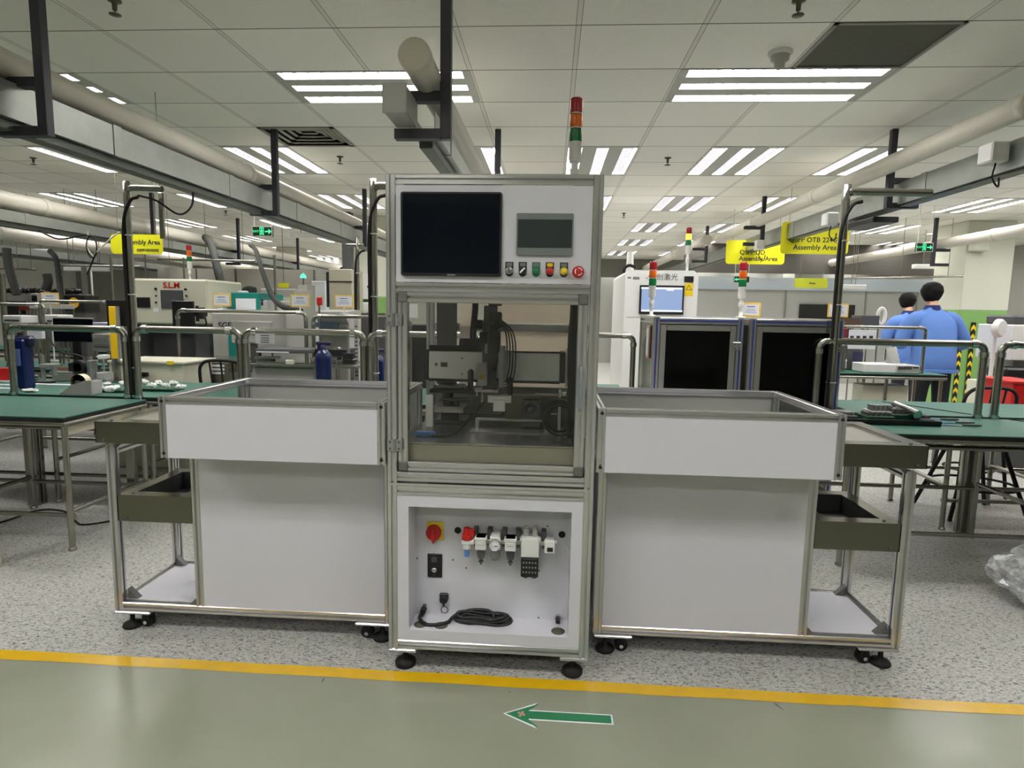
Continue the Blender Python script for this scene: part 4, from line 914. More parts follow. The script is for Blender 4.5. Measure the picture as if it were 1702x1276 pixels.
# further rows
bench('far workbench on the right with a white flat box on it', 2.45, 3.74, 5.95, 6.42, (2.75, 3.2, 3.70), h=.85, rails=False)
bench('second-row green workbench on the left under the big black monitor', -6.6, -3.95, 5.4, 6.1, (-6.3, -5.6, -4.8, -4.0))
bench('third-row workbench in front of the black tube machines', -8.6, -5.6, 7.6, 8.3, (-8.4, -7, -5.7))
loop('thin tube frame on the far right bench left of the workers', 2.55, 3.56, 6.05, .85, 1.285, .015, .03)
loop('bright tube frame in front of the teal machine', -3.55, -2.30, 5.62, 0, 1.33, .018, .05)
loop('short bright tube frame behind the single blue bottle', -2.22, -1.30, 5.6, 0, 1.30, .018, .05)
loop('thin tube frame on the second-row bench at the far left', -6.4, -5.0, 5.75, .76, 1.36, .016, .04)
loop('thin tube frame behind the big black monitor', -5.4, -4.62, 6.16, 0, 1.40, .014, .04)
loop('tube frame beside the white cabinet right of the tall machine', .10, .62, 4.6, .76, 1.21, .02, .05)
bench('small green bench right of the tall machine behind the right box', -.1, .60, 4.6, 5.3, (.0, .56))

# ------------------------------------------------------------ two black-fronted aluminium cabinets
def cabinet(label, x0, x1, y0, y1, z1):
    t = thing('equipment_cabinet', label, 'cabinet', ((x0+x1)/2, (y0+y1)/2, 0)); w = .04; h = w/2
    for x in (x0+h, x1-h):
        for y in (y0+h, y1-h):
            o = B().prof('z', .0, z1, x, y, w).build('post', ALU, t)
            B().box(x-.005, y-h-.001 if y < (y0+y1)/2 else y+h, .02, x+.005, y-h+.006 if y < (y0+y1)/2 else y+h+.001, z1-.01).build('blue_slot_cover', STRIPE, o)
    for z in (z1-h, .12):
        o = B().prof('x', x0+w, x1-w, y0+h, z, w).build('rail', ALU, t); B().box(x0+w, y0-.001, z-.005, x1-w, y0+.006, z+.005).build('blue_slot_cover', STRIPE, o)
        B().prof('x', x0+w, x1-w, y1-h, z, w).build('rail', ALU, t)
        for x in (x0+h, x1-h): B().prof('y', y0+w, y1-w, x, z, w).build('rail', ALU, t)
    B().box(x0+.003, y0+.003, z1, x1-.003, y1, z1+.006).build('top_plate', PANELG, t)
    B().box(x0+.004, y0+w, .14, x0+.01, y1-w, z1-w).build('side_panel', SHEET, t); B().box(x1-.01, y0+w, .14, x1-.004, y1-w, z1-w).build('side_panel', SHEET, t); B().box(x0+w, y1-.02, .14, x1-w, y1-.014, z1-w).build('back_panel', SHEET, t)
    d0, d1, e0, e1 = x0+w+.004, x1-w-.004, .16, z1-w-.005; dw = .038
    d = B().box(d0+dw, y0+.012, e0+dw, d1-dw, y0+.016, e1-dw).build('door', TINT, t)
    b = B(); b.box(d0, y0+.002, e0, d0+dw, y0+.03, e1, .003).box(d1-dw, y0+.002, e0, d1, y0+.03, e1, .003).box(d0+dw, y0+.002, e0, d1-dw, y0+.03, e0+dw, .003).box(d0+dw, y0+.002, e1-dw, d1-dw, y0+.03, e1, .003); b.build('door_frame', ALU, d)
    for z in (1.18, .5):
        b = B(); b.box(d1-.02, y0-.006, z-.025, d1+.03, y0+.001, z+.025, .002); h_ = b.build('hinge', SILV, d)
        b = B()
        for dx in (-.008, .018):
            for dz in (-.013, .013): b.cyl((d1+dx, y0-.008, z+dz), (d1+dx, y0-.006, z+dz), .005, n=8)
        b.build('screws', DGREY, h_)
    return t
c1 = cabinet('black-fronted aluminium cabinet with blue stripes, the left one with papers on its side', .665, 1.235, 4.0, 4.62, 1.355)
cabinet('black-fronted aluminium cabinet with blue stripes, the right one beside the bent pole', 1.27, 1.85, 3.985, 4.60, 1.355)
b = B().box(.655, 4.12, 1.08, .6645, 4.22, 1.30).build('document_holder', mat('pink_card', S(214, 178, 160), .6), c1)
B().box(.653, 4.13, 1.10, .655, 4.21, 1.28).build('sheet', PAPER, b)
beacon('signal_beacon', 'red, orange and green beacon standing on the left black-fronted cabinet', .69, 4.28, 1.361, 1.02, pole=.13)
beacon('signal_beacon', 'red, orange and green beacon standing on the right black-fronted cabinet beside the yellow card', 1.235, 4.3, 1.361, 1.04, pole=.13) if False else beacon('signal_beacon', 'red, orange and green beacon standing between the two black-fronted cabinets beside the yellow card', 1.300, 4.3, 1.361, 1.04, pole=.13)
def card(label, x, y, z, w=.17, h=.115, base=None, fm=None, rz=0.):
    t = thing('sign_card', label, 'sign card', (x, y, z)); f = fm or FRAMEY
    rp(B(), x-w/2, z, x+w/2, z+h, .008, y-.004, y+.004).build('frame', f, t)
    B().box(x-w/2+.012, y-.0055, z+.012, x+w/2-.012, y-.004, z+h-.012).build('sheet', PAPER, t)
    b = B(); b.box(x-w*.2, y-.0062, z+h*.68, x+w*.2, y-.0055, z+h*.74)
    for i in range(3): b.box(x-w*(.3-.05*i), y-.0062, z+h*(.3+.11*i), x+w*(.3-.05*i), y-.0055, z+h*(.325+.11*i))
    b.build('print_lines', INKB, t)
    if base is not None:
        b = B().cyl((x, y, base+.006), (x, y, z+.002), .007, n=10).lathe([(.04, 0), (.04, .006), (.001, .008)], (x, y, base), n=16); b.build('stand', WHITE, t)
    return t
card('yellow-framed sign card standing on the right black-fronted cabinet', 1.375, 4.33, 1.366, .135, .10)
# ------------------------------------------------------------ things on the first-row benches
BT = .761
def bottle(label, px, py_, Y, h, r, group=None):
    p = P(px, py_, 'Y', Y); t = thing('blue_bottle', label, 'bottle', (p.x, Y, BT), group); x = p.x
    B().lathe([(r*.9, 0), (r, .008), (r, h*.68), (r*.93, h*.76), (r*.62, h*.83), (r*.34, h*.86)], (x, Y, BT), n=24).build('body', BLUE, t)
    b = B().lathe([(r*.36, h*.86), (r*.36, h*.93), (r*.25, h*.94)], (x, Y, BT), n=16).box(x-r*.9, Y-.012, BT+h*.93, x+r*.95, Y+.012, BT+h, .006).cyl((x-r*.6, Y, BT+h*.86), (x-r*.6, Y, BT+h*.95), .012, n=8); b.build('trigger_head', mat('dark_violet_plastic', S(36, 34, 72), .4), t)
    return t
bottle('single dark blue spray bottle on the rear left bench', 538, 600, 4.20, .38, .058)
bottle('blue bottle left of the pair beside the tall machine', 628, 600, 4.35, .33, .05)
bottle('blue bottle right of the pair, closest to the tall machine', 664, 600, 4.2, .38, .05)
pm = thing('blue_pump', 'tall blue bench device behind the post of the left tube frame', 'device', (P(42, 600, 'Y', 4.12).x, 4.12, BT))
x = pm.location.x; B().box(x-.05, 4.08, BT, x+.03, 4.17, 1.12, .012).build('housing', BLUE, pm); B().box(x-.075, 4.10, 1.06, x+.075, 4.16, 1.145, .02).build('cap', mat('dark_navy_plastic', S(26, 28, 60), .4), pm)
B().box(x-.03, 4.072, .93, x+.005, 4.08, 1.05, .002).build('label_plate', INKB, pm); B().cyl((x-.03, 4.13, 1.145), (x-.03, 4.13, 1.165), .02, n=12).build('knob', BLACK, pm)
# tape dispenser
p = P(120, 652, 'Z', BT); tx, ty = -3.22, 3.97
td = thing('tape_dispenser', 'grey-white tape dispenser with a roll on the left bench', 'tape dispenser', (tx, ty, BT))
for y in (ty-.055, ty+.035):
    B().prism([(tx-.12, BT), (tx+.11, BT), (tx+.115, BT+.10), (tx+.06, BT+.095), (tx-.04, BT+.06), (tx-.10, BT+.012)], 'y', y, y+.012).build('side_plate', PANELG, td)
b = B().box(tx-.12, ty-.043, BT, tx+.11, ty+.035, BT+.012).box(tx+.09, ty-.043, BT+.012, tx+.112, ty+.035, BT+.09); b.build('base', PANELG, td)
B().lathe([(.058, -.025), (.058, .025), (.040, .025), (.040, -.025), (.058, -.025)], (tx-.0, ty-.002, BT+.078), (0, 1, 0), 26).build('tape_roll', mat('cream_tape', S(222, 216, 190), .5), td)
B().cyl((tx, ty-.04, BT+.078), (tx, ty+.034, BT+.078), .018, n=14).build('hub', DGREY, td)
# pile of white bags on green boards
rnd = random.Random(3)
def crumple(b, x, y, z, rx, ry, rz, seed, n=9, m=7, amp=.35):
    r_ = random.Random(seed); vs = []; k = len(b.v)
    ph = [r_.uniform(0, 6) for _ in range(6)]
    for j in range(m):
        th = PI*j/(m-1)
        for i in range(n):
            a = 2*PI*i/n; d = 1+amp*(r_.random()-.5)+.12*math.sin(3*a+ph[0]+2*th)
            vs.append((x+rx*d*math.sin(th)*math.cos(a), y+ry*d*math.sin(th)*math.sin(a), z+rz*(1+d*math.cos(th))))
    b.add(vs, [(j*n+i, j*n+(i+1) % n, (j+1)*n+(i+1) % n, (j+1)*n+i) for j in range(m-1) for i in range(n)], False)
    return b
gp = None
for i, (px, py) in enumerate(((165, 640), (178, 634), (192, 640), (205, 634), (218, 641), (240, 634), (252, 639), (264, 635), (276, 640), (288, 636), (300, 641), (183, 644))):
    p = P(px, py, 'Z', BT+.05)
    if i in (0, 1, 2, 3, 4, 11): zz = BT+.02
    else: zz = BT+.026
    o = crumple(B(), 0, 0, 0, rnd.uniform(.028, .045), rnd.uniform(.02, .03), rnd.uniform(.014, .022), i).build('white_connector_bag', WHITE, None, origin=(0, 0, 0))
    o.location = (p.x, p.y, zz); tag(o, 'small crumpled white bag in the heap on the green boards of the left bench', 'bag', 'small white bags on the left bench')
for i, (px, py, l_) in enumerate(((180, 648, 'stack of dark green boards under the white bags left of the frame post'), (262, 646, 'stack of dark green boards under the white bags right of the frame post'))):
    p = P(px, py, 'Z', BT+.01); b = B()
    for k in range(3): b.box(p.x-.17+.01*k, p.y-.05-.006*k, BT+.006*k, p.x+.16-.008*k, p.y+.07, BT+.005+.006*k)
    tag(b.build('board_stack', DGREEN), l_, 'boards')
def plain(name, label, cat, m, *boxes, c=.004, group=None, kind=None):
    b = B()
    for q_ in boxes: b.box(*q_, c)
    return tag(b.build(name, m), label, cat, group, kind)
p = P(50, 651, 'Z', BT)
tag(crumple(B(), p.x, p.y, BT, .055, .025, .012, 44).build('white_swab', WHITE), 'small white wad lying on the left bench right of the post', 'wad')
for i, py in enumerate((634, 640, 646)):
    p = P(14, py, 'Z', BT); plain('white_strip', 'thin white strip lying on the bench at the far left edge, %s from the front' % ('third', 'second', 'first')[i], 'strip', PAPER, (p.x-.2, p.y-.02, BT, p.x+.10, p.y+.015, BT+.006), c=.001)
p = P(95, 640, 'Z', BT); plain('white_strip', 'pale strips beside the blue device on the left bench', 'strip', PAPER, (p.x-.18, p.y-.02, BT, p.x+.12, p.y+.02, BT+.008), c=.001)
# right bench: black tray with electronics
et = thing('electronics_tray', 'black tray heaped with circuit boards on the left end of the right bench', 'tray', (1.95, 3.72, BT))
b = B().box(1.64, 3.60, BT, 2.26, 3.88, BT+.012, .004).box(1.64, 3.60, BT+.012, 1.655, 3.88, BT+.04).box(1.64, 3.865, BT+.012, 2.26, 3.88, BT+.03).box(2.245, 3.6, BT+.012, 2.26, 3.88, BT+.03).box(1.655, 3.60, BT+.012, 2.245, 3.615, BT+.03); b.build('tray', BLACK, et)
for i, (x, y, w, d, h, m, l_) in enumerate(((1.86, 3.64, .16, .14, .05, DGREEN, 'green circuit board block on the black tray'), (1.92, 3.70, .14, .12, .085, PANELG, 'pale metal module on top of the black tray'), (2.02, 3.66, .14, .12, .07, DGREEN, 'green board module in the middle of the black tray'),
        (1.72, 3.66, .10, .18, .045, DGREY, 'dark grey part at the left of the black tray'), (2.17, 3.63, .06, .2, .04, DGREY, 'dark bar at the right of the black tray'))):
    t_ = thing('circuit_module', l_, 'module', (x, y, BT+.012)); B().box(x, y, BT+.012, x+w, y+d, BT+.012+h*.6, .003).build('board', m, t_)
    b = B()
    for k in range(5): b.box(x+w*(.08+.18*k), y+.02, BT+.012+h*.6, x+w*(.18+.18*k), y+d*.7, BT+.012+h)
    b.build('components', SILV if i % 2 else DGREY, t_)
o = B(); o.cyl((2.135, 3.62, BT+.06), (2.10, 3.80, BT+.09), .028, n=12); t_ = tag(o.build('foil_bag_roll', CHROME), 'rolled shiny foil bag leaning on the black tray', 'foil bag')
for i, (x, y, a, l_) in enumerate(((2.28, 3.64, .3, 'silver blade lying on the bench right of the tray, front one'), (2.30, 3.73, .25, 'silver blade lying on the bench right of the tray, middle one'), (2.28, 3.84, .1, 'silver blade lying on the bench right of the tray, rear one'))):
    t_ = thing('steel_ruler', l_, 'tool', (x, y, BT)); B().box(x, y-.012, BT, x+.20, y+.012, BT+.004).build('blade', CHROME, t_); B().box(x+.12, y-.014, BT+.004, x+.22, y+.006, BT+.012, .002).build('grip', BLACK, t_)
# gap lines on the right bench mat are real seams: thin dark cables lying on it
tag(B().tube([(2.45, 4.6, BT+.003), (2.62, 4.3, BT+.003), (2.75, 4.06, BT+.003)], .003, 6).build('bench_cable', MBLACK), 'thin dark cable lying diagonally on the rear right bench', 'cable')
tag(B().tube([(2.86, 3.92, BT+.003), (2.98, 3.75, BT+.003), (3.05, 3.6, BT+.003)], .003, 6).build('bench_cable', MBLACK), 'thin dark cable lying on the front right bench right of the post', 'cable')
# floor things
tag(B().tube([(-3.6, 3.2, .006), (-3.42, 3.48, .006), (-3.38, 3.72, .006), (-3.2, 3.72, .006), (-2.98, 3.55, .006), (-2.88, 3.50, .006), (-2.75, 3.62, .006), (-2.72, 3.9, .006)], .006, 8).build('floor_cable', MBLACK), 'black cable snaking on the floor under the left bench', 'cable')
bg = B(); crumple(bg, 2.44, 2.96, .0, .22, .24, .125, 5, 34, 22, .17)
bo = bg.build('plastic_bag', FILM, None); tag(bo, 'crumpled clear plastic bag on the floor at the right edge', 'plastic bag')
wr = B(); crumple(wr, 2.37, 3.0, .02, .17, .18, .11, 8, 16, 10, .4); tg = wr.build('wrap', FILM, bo) if False else None
wr2 = B(); crumple(wr2, 2.40, 3.03, .19, .08, .07, .05, 9, 18, 12, .25)
k_ = wr2.build('bag_top', FILM, bo)
crumple_in = B(); crumple(crumple_in, 2.45, 2.97, .02, .16, .17, .08, 18, 24, 16, .4); crumple_in.build('inner_folds', FILM, bo)
bl = thing('floor_bollard', 'yellow and black banded post cut off by the left edge of the photo', 'bollard', (-2.86, 2.78, 0))
B().cyl((-2.90, 2.86, 0), (-2.90, 2.86, .17), .055, n=18).build('grey_base', BEIGE, bl); B().cyl((-2.90, 2.86, .17), (-2.90, 2.86, .25), .055, n=18).build('yellow_band', YELLOW, bl); B().cyl((-2.90, 2.86, .25), (-2.90, 2.86, .33), .055, n=18).build('black_band', BLACK, bl)
# ------------------------------------------------------------ columns and partitions
def column(label, x0, x1, y0, y1, gz=1.5):
    t = thing('column', label, 'column', ((x0+x1)/2, (y0+y1)/2, 0))
    B().box(x0, y0, gz, x1, y1, CZ-.002, .01).build('white_upper_part', COLW, t); B().box(x0, y0, 0, x1, y1, gz, .01).build('green_lower_part', COLG, t)
    return t
column('square column, white above and green below, behind the front worker', 5.86, 6.52, 9.2, 9.9, 1.50)
column('white and green column far away behind the small yellow hanging sign', 5.35, 5.95, 14.0, 14.7, 1.45)
column('white and green column left of the tall machine behind the electrical boxes', -3.05, -2.47, 9.2, 9.9, 1.55)
column('far white and green column seen above the cream machine', -6.4, -5.9, 14.0, 14.6, 1.5)
def corner_guard(label, x, y, z0, z1):
    t = thing('corner_guard', label, 'corner guard', (x, y, z0)); b = B(); b.box(x-.03, y-.012, z0, x+.03, y, z1).build('black_strip', BLACK, t)
    b = B(); z = z0+.03
    while z < z1-.1:
        b.add([(x-.031, y-.014, z), (x, y-.014, z+.045), (x+.031, y-.014, z), (x+.031, y-.014, z+.055), (x, y-.014, z+.10), (x-.031, y-.014, z+.055)], [(0, 1, 4, 5), (1, 2, 3, 4)]); z += .13
    b.build('yellow_chevrons', YELLOW, t)
corner_guard('black and yellow chevron strip on the green column, the taller right one', 6.06, 9.19, 0, 1.33)
corner_guard('black and yellow chevron strip beside the front worker, the left one', 5.90, 9.19, 0, 1.2)
em = thing('emergency_light', 'twin-head emergency light high on the column behind the front worker', 'emergency light', (5.98, 9.12, 2.35))
B().box(5.88, 9.10, 2.33, 6.10, 9.2, 2.47, .01).build('battery_box', COLW, em)
for dx in (-.05, .06): B().lathe([(.03, 0), (.055, .03), (.055, .05), (.001, .05)], (5.99+dx, 9.14, 2.53), (dx*4, -1, .1), 14).build('lamp_head', PANELG, em)
# far partitions
part = thing('partition_wall', 'long light grey partition with a strip of windows far behind the workers', 'partition', (5.6, 13, 0))
B().box(3.0, 13.0, 0, 8.6, 13.08, 1.9, .0).build('panels', mat('pale_partition_grey', S(170, 170, 164), .6, 0, .04, 4), part)
B().box(3.0, 12.98, 1.9, 8.6, 13.06, 2.15).build('header_strip', mat('pale_blue_grey_header', S(176, 186, 190), .5), part)
B().box(5.1, 12.96, .8, 6.2, 12.99, 1.62).build('dark_window', BLACK, part)
b = B()
for x in (3.9, 4.8, 6.4, 7.4): b.box(x, 12.975, 0, x+.03, 12.995, 1.9)
b.build('joint_strips', GREY, part)
sf = struct(B().box(2.6, 12.4, 2.2, 8.7, 12.5, CZ-.002).build('wall_soffit', mat('dark_soffit', S(88, 84, 78), .7)))
dw = thing('cabinet_row', 'row of dark grey lockers on the far back wall right of the white laser cabinet', 'lockers', (3.6, 15.8, 0))
B().box(1.7, 15.9, 0, 5.2, 16.5, 2.15).build('body', GREY, dw)
for i in range(5): B().box(1.75+.69*i, 15.88, .08, 2.38+.69*i, 15.9, 2.05, .004).build('door', mat('locker_door_%s' % 'abcde'[i], S(94+12*(i % 3), 94+12*(i % 3), 88+12*(i % 3)), .5), dw)
beam = struct(B().box(-.2, 16.2, 2.3, 3.4, 16.4, CZ-.002).build('wall_back_beam', mat('beam_grey', S(120, 118, 108), .7)))
lp = thing('partition_wall', 'tall grey panel wall behind the cream and teal machines on the left', 'partition', (-5, 10.4, 0))
b = B().box(-6.9, 10.4, 0, -3.3, 10.5, 2.02); b.build('panels', mat('warm_grey_panel', S(150, 147, 136), .6, 0, .05, 3), lp)
b = B()
for x in (-6.2, -5.5, -4.8, -4.1): b.box(x, 10.385, 0, x+.02, 10.4, 2.02)
b.build('joint_strips', DGREY, lp)
tw = thing('partition_wall', 'grey textured partition at the far left behind the black tubes', 'partition', (-9, 12.5, 0))
B().box(-10.1, 12.5, 0, -7.4, 12.6, 2.1).build('panels', mat('mottled_grey_panel', S(128, 126, 118), .7, 0, .2, 2.5, stretch=(3, 1, .4)), tw)
# ------------------------------------------------------------ hanging signs
def hang_sign(label, x0, x1, z0, z1, y, lines, m=SIGNY, sx=.1):
    t = thing('hanging_sign', label, 'hanging sign', ((x0+x1)/2, y, z0))
    bd = rp(B(), x0, z0, x1, z1, min(.04, (z1-z0)*.2), y-.006, y+.006).build('board', m, t)
    [B().cyl((x_, y, z1), (x_, y, CZ), .003, n=6).build('wire', STEEL, t) for x_ in (x0+.08, x1-.08)]
    for s_, sz, x, z in lines: text('writing', s_, sz, INK, t, (x, y-.0075, z), bold=.001)
    return t
hang_sign('yellow hanging sign reading QSFP OTB 224G Assembly Area, the larger one', 2.50, 3.22, 2.055, 2.40, 7.0, [('QSFP OTB 224G', .074, 2.845, 2.205), ('Assembly Area', .076, 2.865, 2.125)])
hang_sign('yellow hanging sign reading DD Assembly Area, the lower one left of the larger sign', 2.30, 3.06, 2.05, 2.36, 8.4, [('QSFP DD', .082, 2.64, 2.20), ('Assembly Area', .082, 2.72, 2.12)])
hang_sign('yellow hanging sign reading Assembly Area on the left side of the hall', -4.60, -4.04, 1.90, 2.10, 6.2, [('Assembly Area', .068, -4.27, 2.02), ('(QSFP-DD/2234)', .034, -4.20, 1.94)])
hang_sign('small olive yellow hanging sign behind the right bent pole', 4.02, 4.55, 1.84, 2.0, 10.5, [('Area', .05, 4.3, 1.92)], mat('olive_sign_board', S(178, 184, 40), .5))
hang_sign('small bright yellow-green sign far behind the white box on the left', -4.50, -4.33, 1.69, 1.77, 9.9, [], SIGNY)
EXG = mat('lit_green_exit_sign', (.05, .55, .24, 1), .4, emit=.9); EXB = mat('exit_sign_dark_green', S(6, 46, 22), .4)
def exit_sign(label, x0, x1, z0, z1, y, arrow_, wires=True):
    t = thing('exit_sign', label, 'exit sign', ((x0+x1)/2, y, z0)); w, h = x1-x0, z1-z0
    B().box(x0, y, z0, x1, y+.03, z1, .003).build('housing', EXB, t)
    b = B(); e = .006; b.box(x0, y-.003, z0, x1, y, z0+e).box(x0, y-.003, z1-e, x1, y, z1).box(x0, y-.003, z0, x0+e, y, z1).box(x1-e, y-.003, z0, x1, y, z1); b.build('rim', COLW, t)
    text('writing', 'EXIT', h*.30, EXG, t, (x0+w*.2, y-.002, z0+h*.5)); b = B(); cx = x0+w*.5
    def qd(x, z, sx, sz): b.box(cx+w*x, y-.003, z0+h*z, cx+w*(x+sx), y-.001, z0+h*(z+sz))
    qd(-.12, .12, .02, .76); qd(.06, .12, .02, .76); qd(-.12, .82, .2, .07)
    b.cyl((cx-w*.02, y-.003, z0+h*.72), (cx-w*.02, y-.001, z0+h*.72), h*.07, n=10); qd(-.05, .4, .06, .25); qd(-.09, .5, .13, .06)
    b.prism([(cx-w*.05, z0+h*.42), (cx-w*.01, z0+h*.42), (cx-w*.05, z0+h*.14), (cx-w*.08, z0+h*.14)], 'y', y-.003, y-.001).prism([(cx-w*.02, z0+h*.42), (cx+w*.01, z0+h*.42), (cx+w*.05, z0+h*.2), (cx+w*.02, z0+h*.16)], 'y', y-.003, y-.001)
    k = 1 if arrow_ > 0 else -1; xa = cx+k*w*.14
    b.box(xa, y-.003, z0+h*.44, xa+k*w*.2, y-.001, z0+h*.56).prism([(xa+k*w*.18, z0+h*.25), (xa+k*w*.32, z0+h*.5), (xa+k*w*.18, z0+h*.75)], 'y', y-.003, y-.001)
    b.build('running_figure_and_arrow', EXG, t)
    if wires: b = B().cyl((x0+.02, y+.015, z1), (x0+.02, y+.015, CZ), .004, n=6).cyl((x1-.02, y+.015, z1), (x1-.02, y+.015, CZ), .004, n=6); b.build('hanging_wires', COLW, t)
exit_sign('lit green exit sign with running figure and right arrow hanging left of the tall machine', -3.18, -2.96, 2.115, 2.22, 6.4, 1)
exit_sign('lit green exit sign hanging near the column on the right', 4.50, 4.70, 2.195, 2.305, 8.0, 1)
exit_sign('small lit green exit sign far away above the lockers', 3.55, 3.85, 2.0, 2.13, 12.3, -1)
# ------------------------------------------------------------ white laser cabinet
lz = thing('laser_cabinet', 'tall white laser machine cabinet with a lit monitor right of the tall machine', 'machine', (1.15, 7.2, 0))
LX0, LX1, LYF = .80, 1.585, 6.8
B().prism([(LX0, 0), (LX1, 0), (LX1, 1.80), (LX1-.05, 1.845), (LX0+.05, 1.845), (LX0, 1.80)], 'y', LYF, 8.1).build('body', WHITE, lz)
b = B().box(LX0-.004, LYF-.001, .2, LX0+.001, 8.0, .206).box(LX0+.03, LYF-.003, 1.33, LX1-.03, LYF, 1.336); b.build('joint_lines', GREY, lz)
mo_ = B().px(1063, 474, 1137, 522, LYF-.03, .03, .004).build('monitor', BLACK, lz)
LIT = bpy.data.materials.new('lit_light_blue_screen'); LIT.use_nodes = True; _q = LIT.node_tree.nodes['Principled BSDF']; _q.inputs['Base Color'].default_value = (.05, .05, .06, 1); _q.inputs['Emission Color'].default_value = (.36, .52, .86, 1); _q.inputs['Emission Strength'].default_value = .36
B().px(1066, 477.5, 1134, 518, LYF-.031, .002).build('lit_screen', LIT, mo_)
b = B().px(1066, 477.5, 1134, 480.5, LYF-.032, .001).px(1066, 515, 1134, 518, LYF-.032, .001).px(1108, 481, 1120, 483, LYF-.032, .001); b.build('window_bars', mat('pale_lit_bar', (.7, .78, .95, 1), .4, emit=.3), mo_)
B().px(1137.5, 459, 1153, 469, LYF-.01, .01, .002).build('black_window', BLACK, lz)
wp = B().px(1138, 470.5, 1152, 492, LYF-.003, .003); w_ = wp.build('warning_label', YELLOW, lz)
a = P(1145, 473, 'Y', LYF); c = P(1139.5, 482, 'Y', LYF); d = P(1150.5, 482, 'Y', LYF)
b = B().prism([(a.x, a.z), (c.x, c.z), (d.x, d.z)], 'y', LYF-.0045, LYF-.003); b.build('triangle_border', INK, w_)
def sh(p_, k): m_ = (a+c+d)/3; return (m_.x+(p_.x-m_.x)*k, m_.z+(p_.z-m_.z)*k)
B().prism([sh(a, .72), sh(c, .72), sh(d, .72)], 'y', LYF-.0055, LYF-.0045).build('triangle_face', YELLOW, w_)
p = P(1109, 461, 'Y', LYF); text('maker_name', '\u521b\u6fc0\u5149', .078, DGREY, lz, (p.x, LYF-.002, p.z))
p = P(1047, 462, 'Y', LYF); text('maker_mark', 'CY LASER', .022, DGREY, lz, (p.x+.03, LYF-.002, p.z)) if False else B().px(1043, 460, 1049, 463, LYF-.002, .002).px(1052, 460, 1063, 464.5, LYF-.002, .002).build('maker_mark', GREY, lz)
b = B()
for px, py, r in ((1079, 459, .008), (1075, 462, .006), (1082, 464, .006), (1077, 465, .004)):
    p = P(px, py, 'Y', LYF); b.cyl((p.x, LYF-.002, p.z), (p.x, LYF, p.z), r, n=8)
b.build('logo_dots', DGREY, lz)
beacon('signal_beacon', 'lit amber beacon on top of the white laser cabinet', 1.555, 7.25, 1.846, 1.25, lit='o', pole=.22)
t = thing('cable_elbow', 'black bent cable coming out of the top of the white laser cabinet', 'cable', (.87, 7.3, 1.846)); B().tube([(.84, 7.3, 1.846), (.85, 7.3, 1.90), (.90, 7.3, 1.93), (.97, 7.3, 1.91)], .018, 8).build('hose', MBLACK, t)
B().lathe([(.05, 0), (.035, .26), (.001, .27)], (.93, 7.5, 1.845), n=12).build('white_vent_cone', WHITE, t)
# ------------------------------------------------------------ cream welding machine etc. on the left
cm = thing('cream_machine', 'cream machine with red letters on its face at the left', 'machine', (-4.0, 6.9, 0)); CY_ = 6.3
xl, xr = P(219, 500, 'Y', CY_).x, P(345, 500, 'Y', CY_).x
B().box(xl, CY_, 1.17, xr, 7.05, 1.655, .02).build('upper_body', CREAM, cm)
b = B().box(xl, CY_+.25, .72, xr-.0, 7.5, 1.17).box(xl, CY_, .72, xl+.05, CY_+.25, 1.17).box(xr-.16, CY_, .72, xr, CY_+.25, 1.17); b.build('work_opening', DGREY, cm)
B().box(xl-.15, CY_-.02, .0, xr, 7.05, .72, .01).build('lower_body', BEIGE, cm)
B().box(xl-.0, CY_-.12, .70, xr+.05, CY_+.24, .74, .004).build('table_plate', PANELG, cm)
for args in (('small_screen', BLACK, 227, 494, 249, 511), ('display', DGREY, 267, 482, 304, 512)):
    B().px(*args[2:], CY_-.01, .01, .002).build(args[0], args[1], cm)
p = P(285, 474.5, 'Y', CY_); text('red_letters', 'S.L.M', .085, RED, cm, (p.x, CY_-.003, p.z), bold=.002)
b = B()
for px, py, r in ((259.5, 480, .013), (260, 491.5, .008), (260, 502.5, .01), (309, 481, .013), (310, 491, .008), (311, 493, .006)):
    p = P(px, py, 'Y', CY_); b.cyl((p.x, CY_-.015, p.z), (p.x, CY_, p.z), r, n=12)
b.build('knobs', BLACK, cm); B().px(255, 512, 263, 518, CY_-.003, .003).build('label_sticker', PAPER, cm)
b = B().px(334, 481, 352, 507, CY_+.0, .001) if False else B().box(xr, 6.5, 1.25, xr+.004, 6.95, 1.52); b.build('side_papers', PAPER, cm)
beacon('signal_beacon', 'orange and green beacon on the cream machine', P(316, 460, 'Y', 6.9).x, 6.9, 1.656, 1.15, pole=.14)
bm_ = thing('arm_monitor', 'black monitor on a bracket arm in front of the cream machine', 'monitor', (-3.85, 6.05, 1.2))
B().px(286, 500, 321.5, 544, 6.05, .03, .004).build('screen', BLACK, bm_); b = B().px(321, 519, 334, 523, 6.08, .02).px(322, 513, 331, 517, 6.08, .04).px(329, 511, 337, 530, 6.07, .05, .004).px(325, 508, 329, 534, 6.09, .02); b.build('bracket', MBLACK, bm_)
q1 = P(333, 522, 'Y', 6.2); B().box(q1.x-.02, 6.1, q1.z-.02, q1.x+.02, 6.298, q1.z+.02).build('wall_arm', MBLACK, bm_)
pp = [P(x_, y_, 'Y', 6.1)[:] for x_, y_ in ((334, 522), (340, 528), (343, 537), (339, 543), (331, 541))]; B().tube(pp, .008, 6).build('cable', MBLACK, bm_)
gp_ = thing('guard_panel', 'black guard panel with yellow light bar standing on the left rear bench', 'guard panel', (-3.0, 4.6, BT))
B().px(177, 499, 212, 542, 4.66, .01, .002).build('black_panel', BLACK, gp_); B().px(182, 509, 195, 596, 4.6, .03, .004).build('yellow_bar', mat('yellow_light_bar', S(236, 190, 30), .4), gp_)
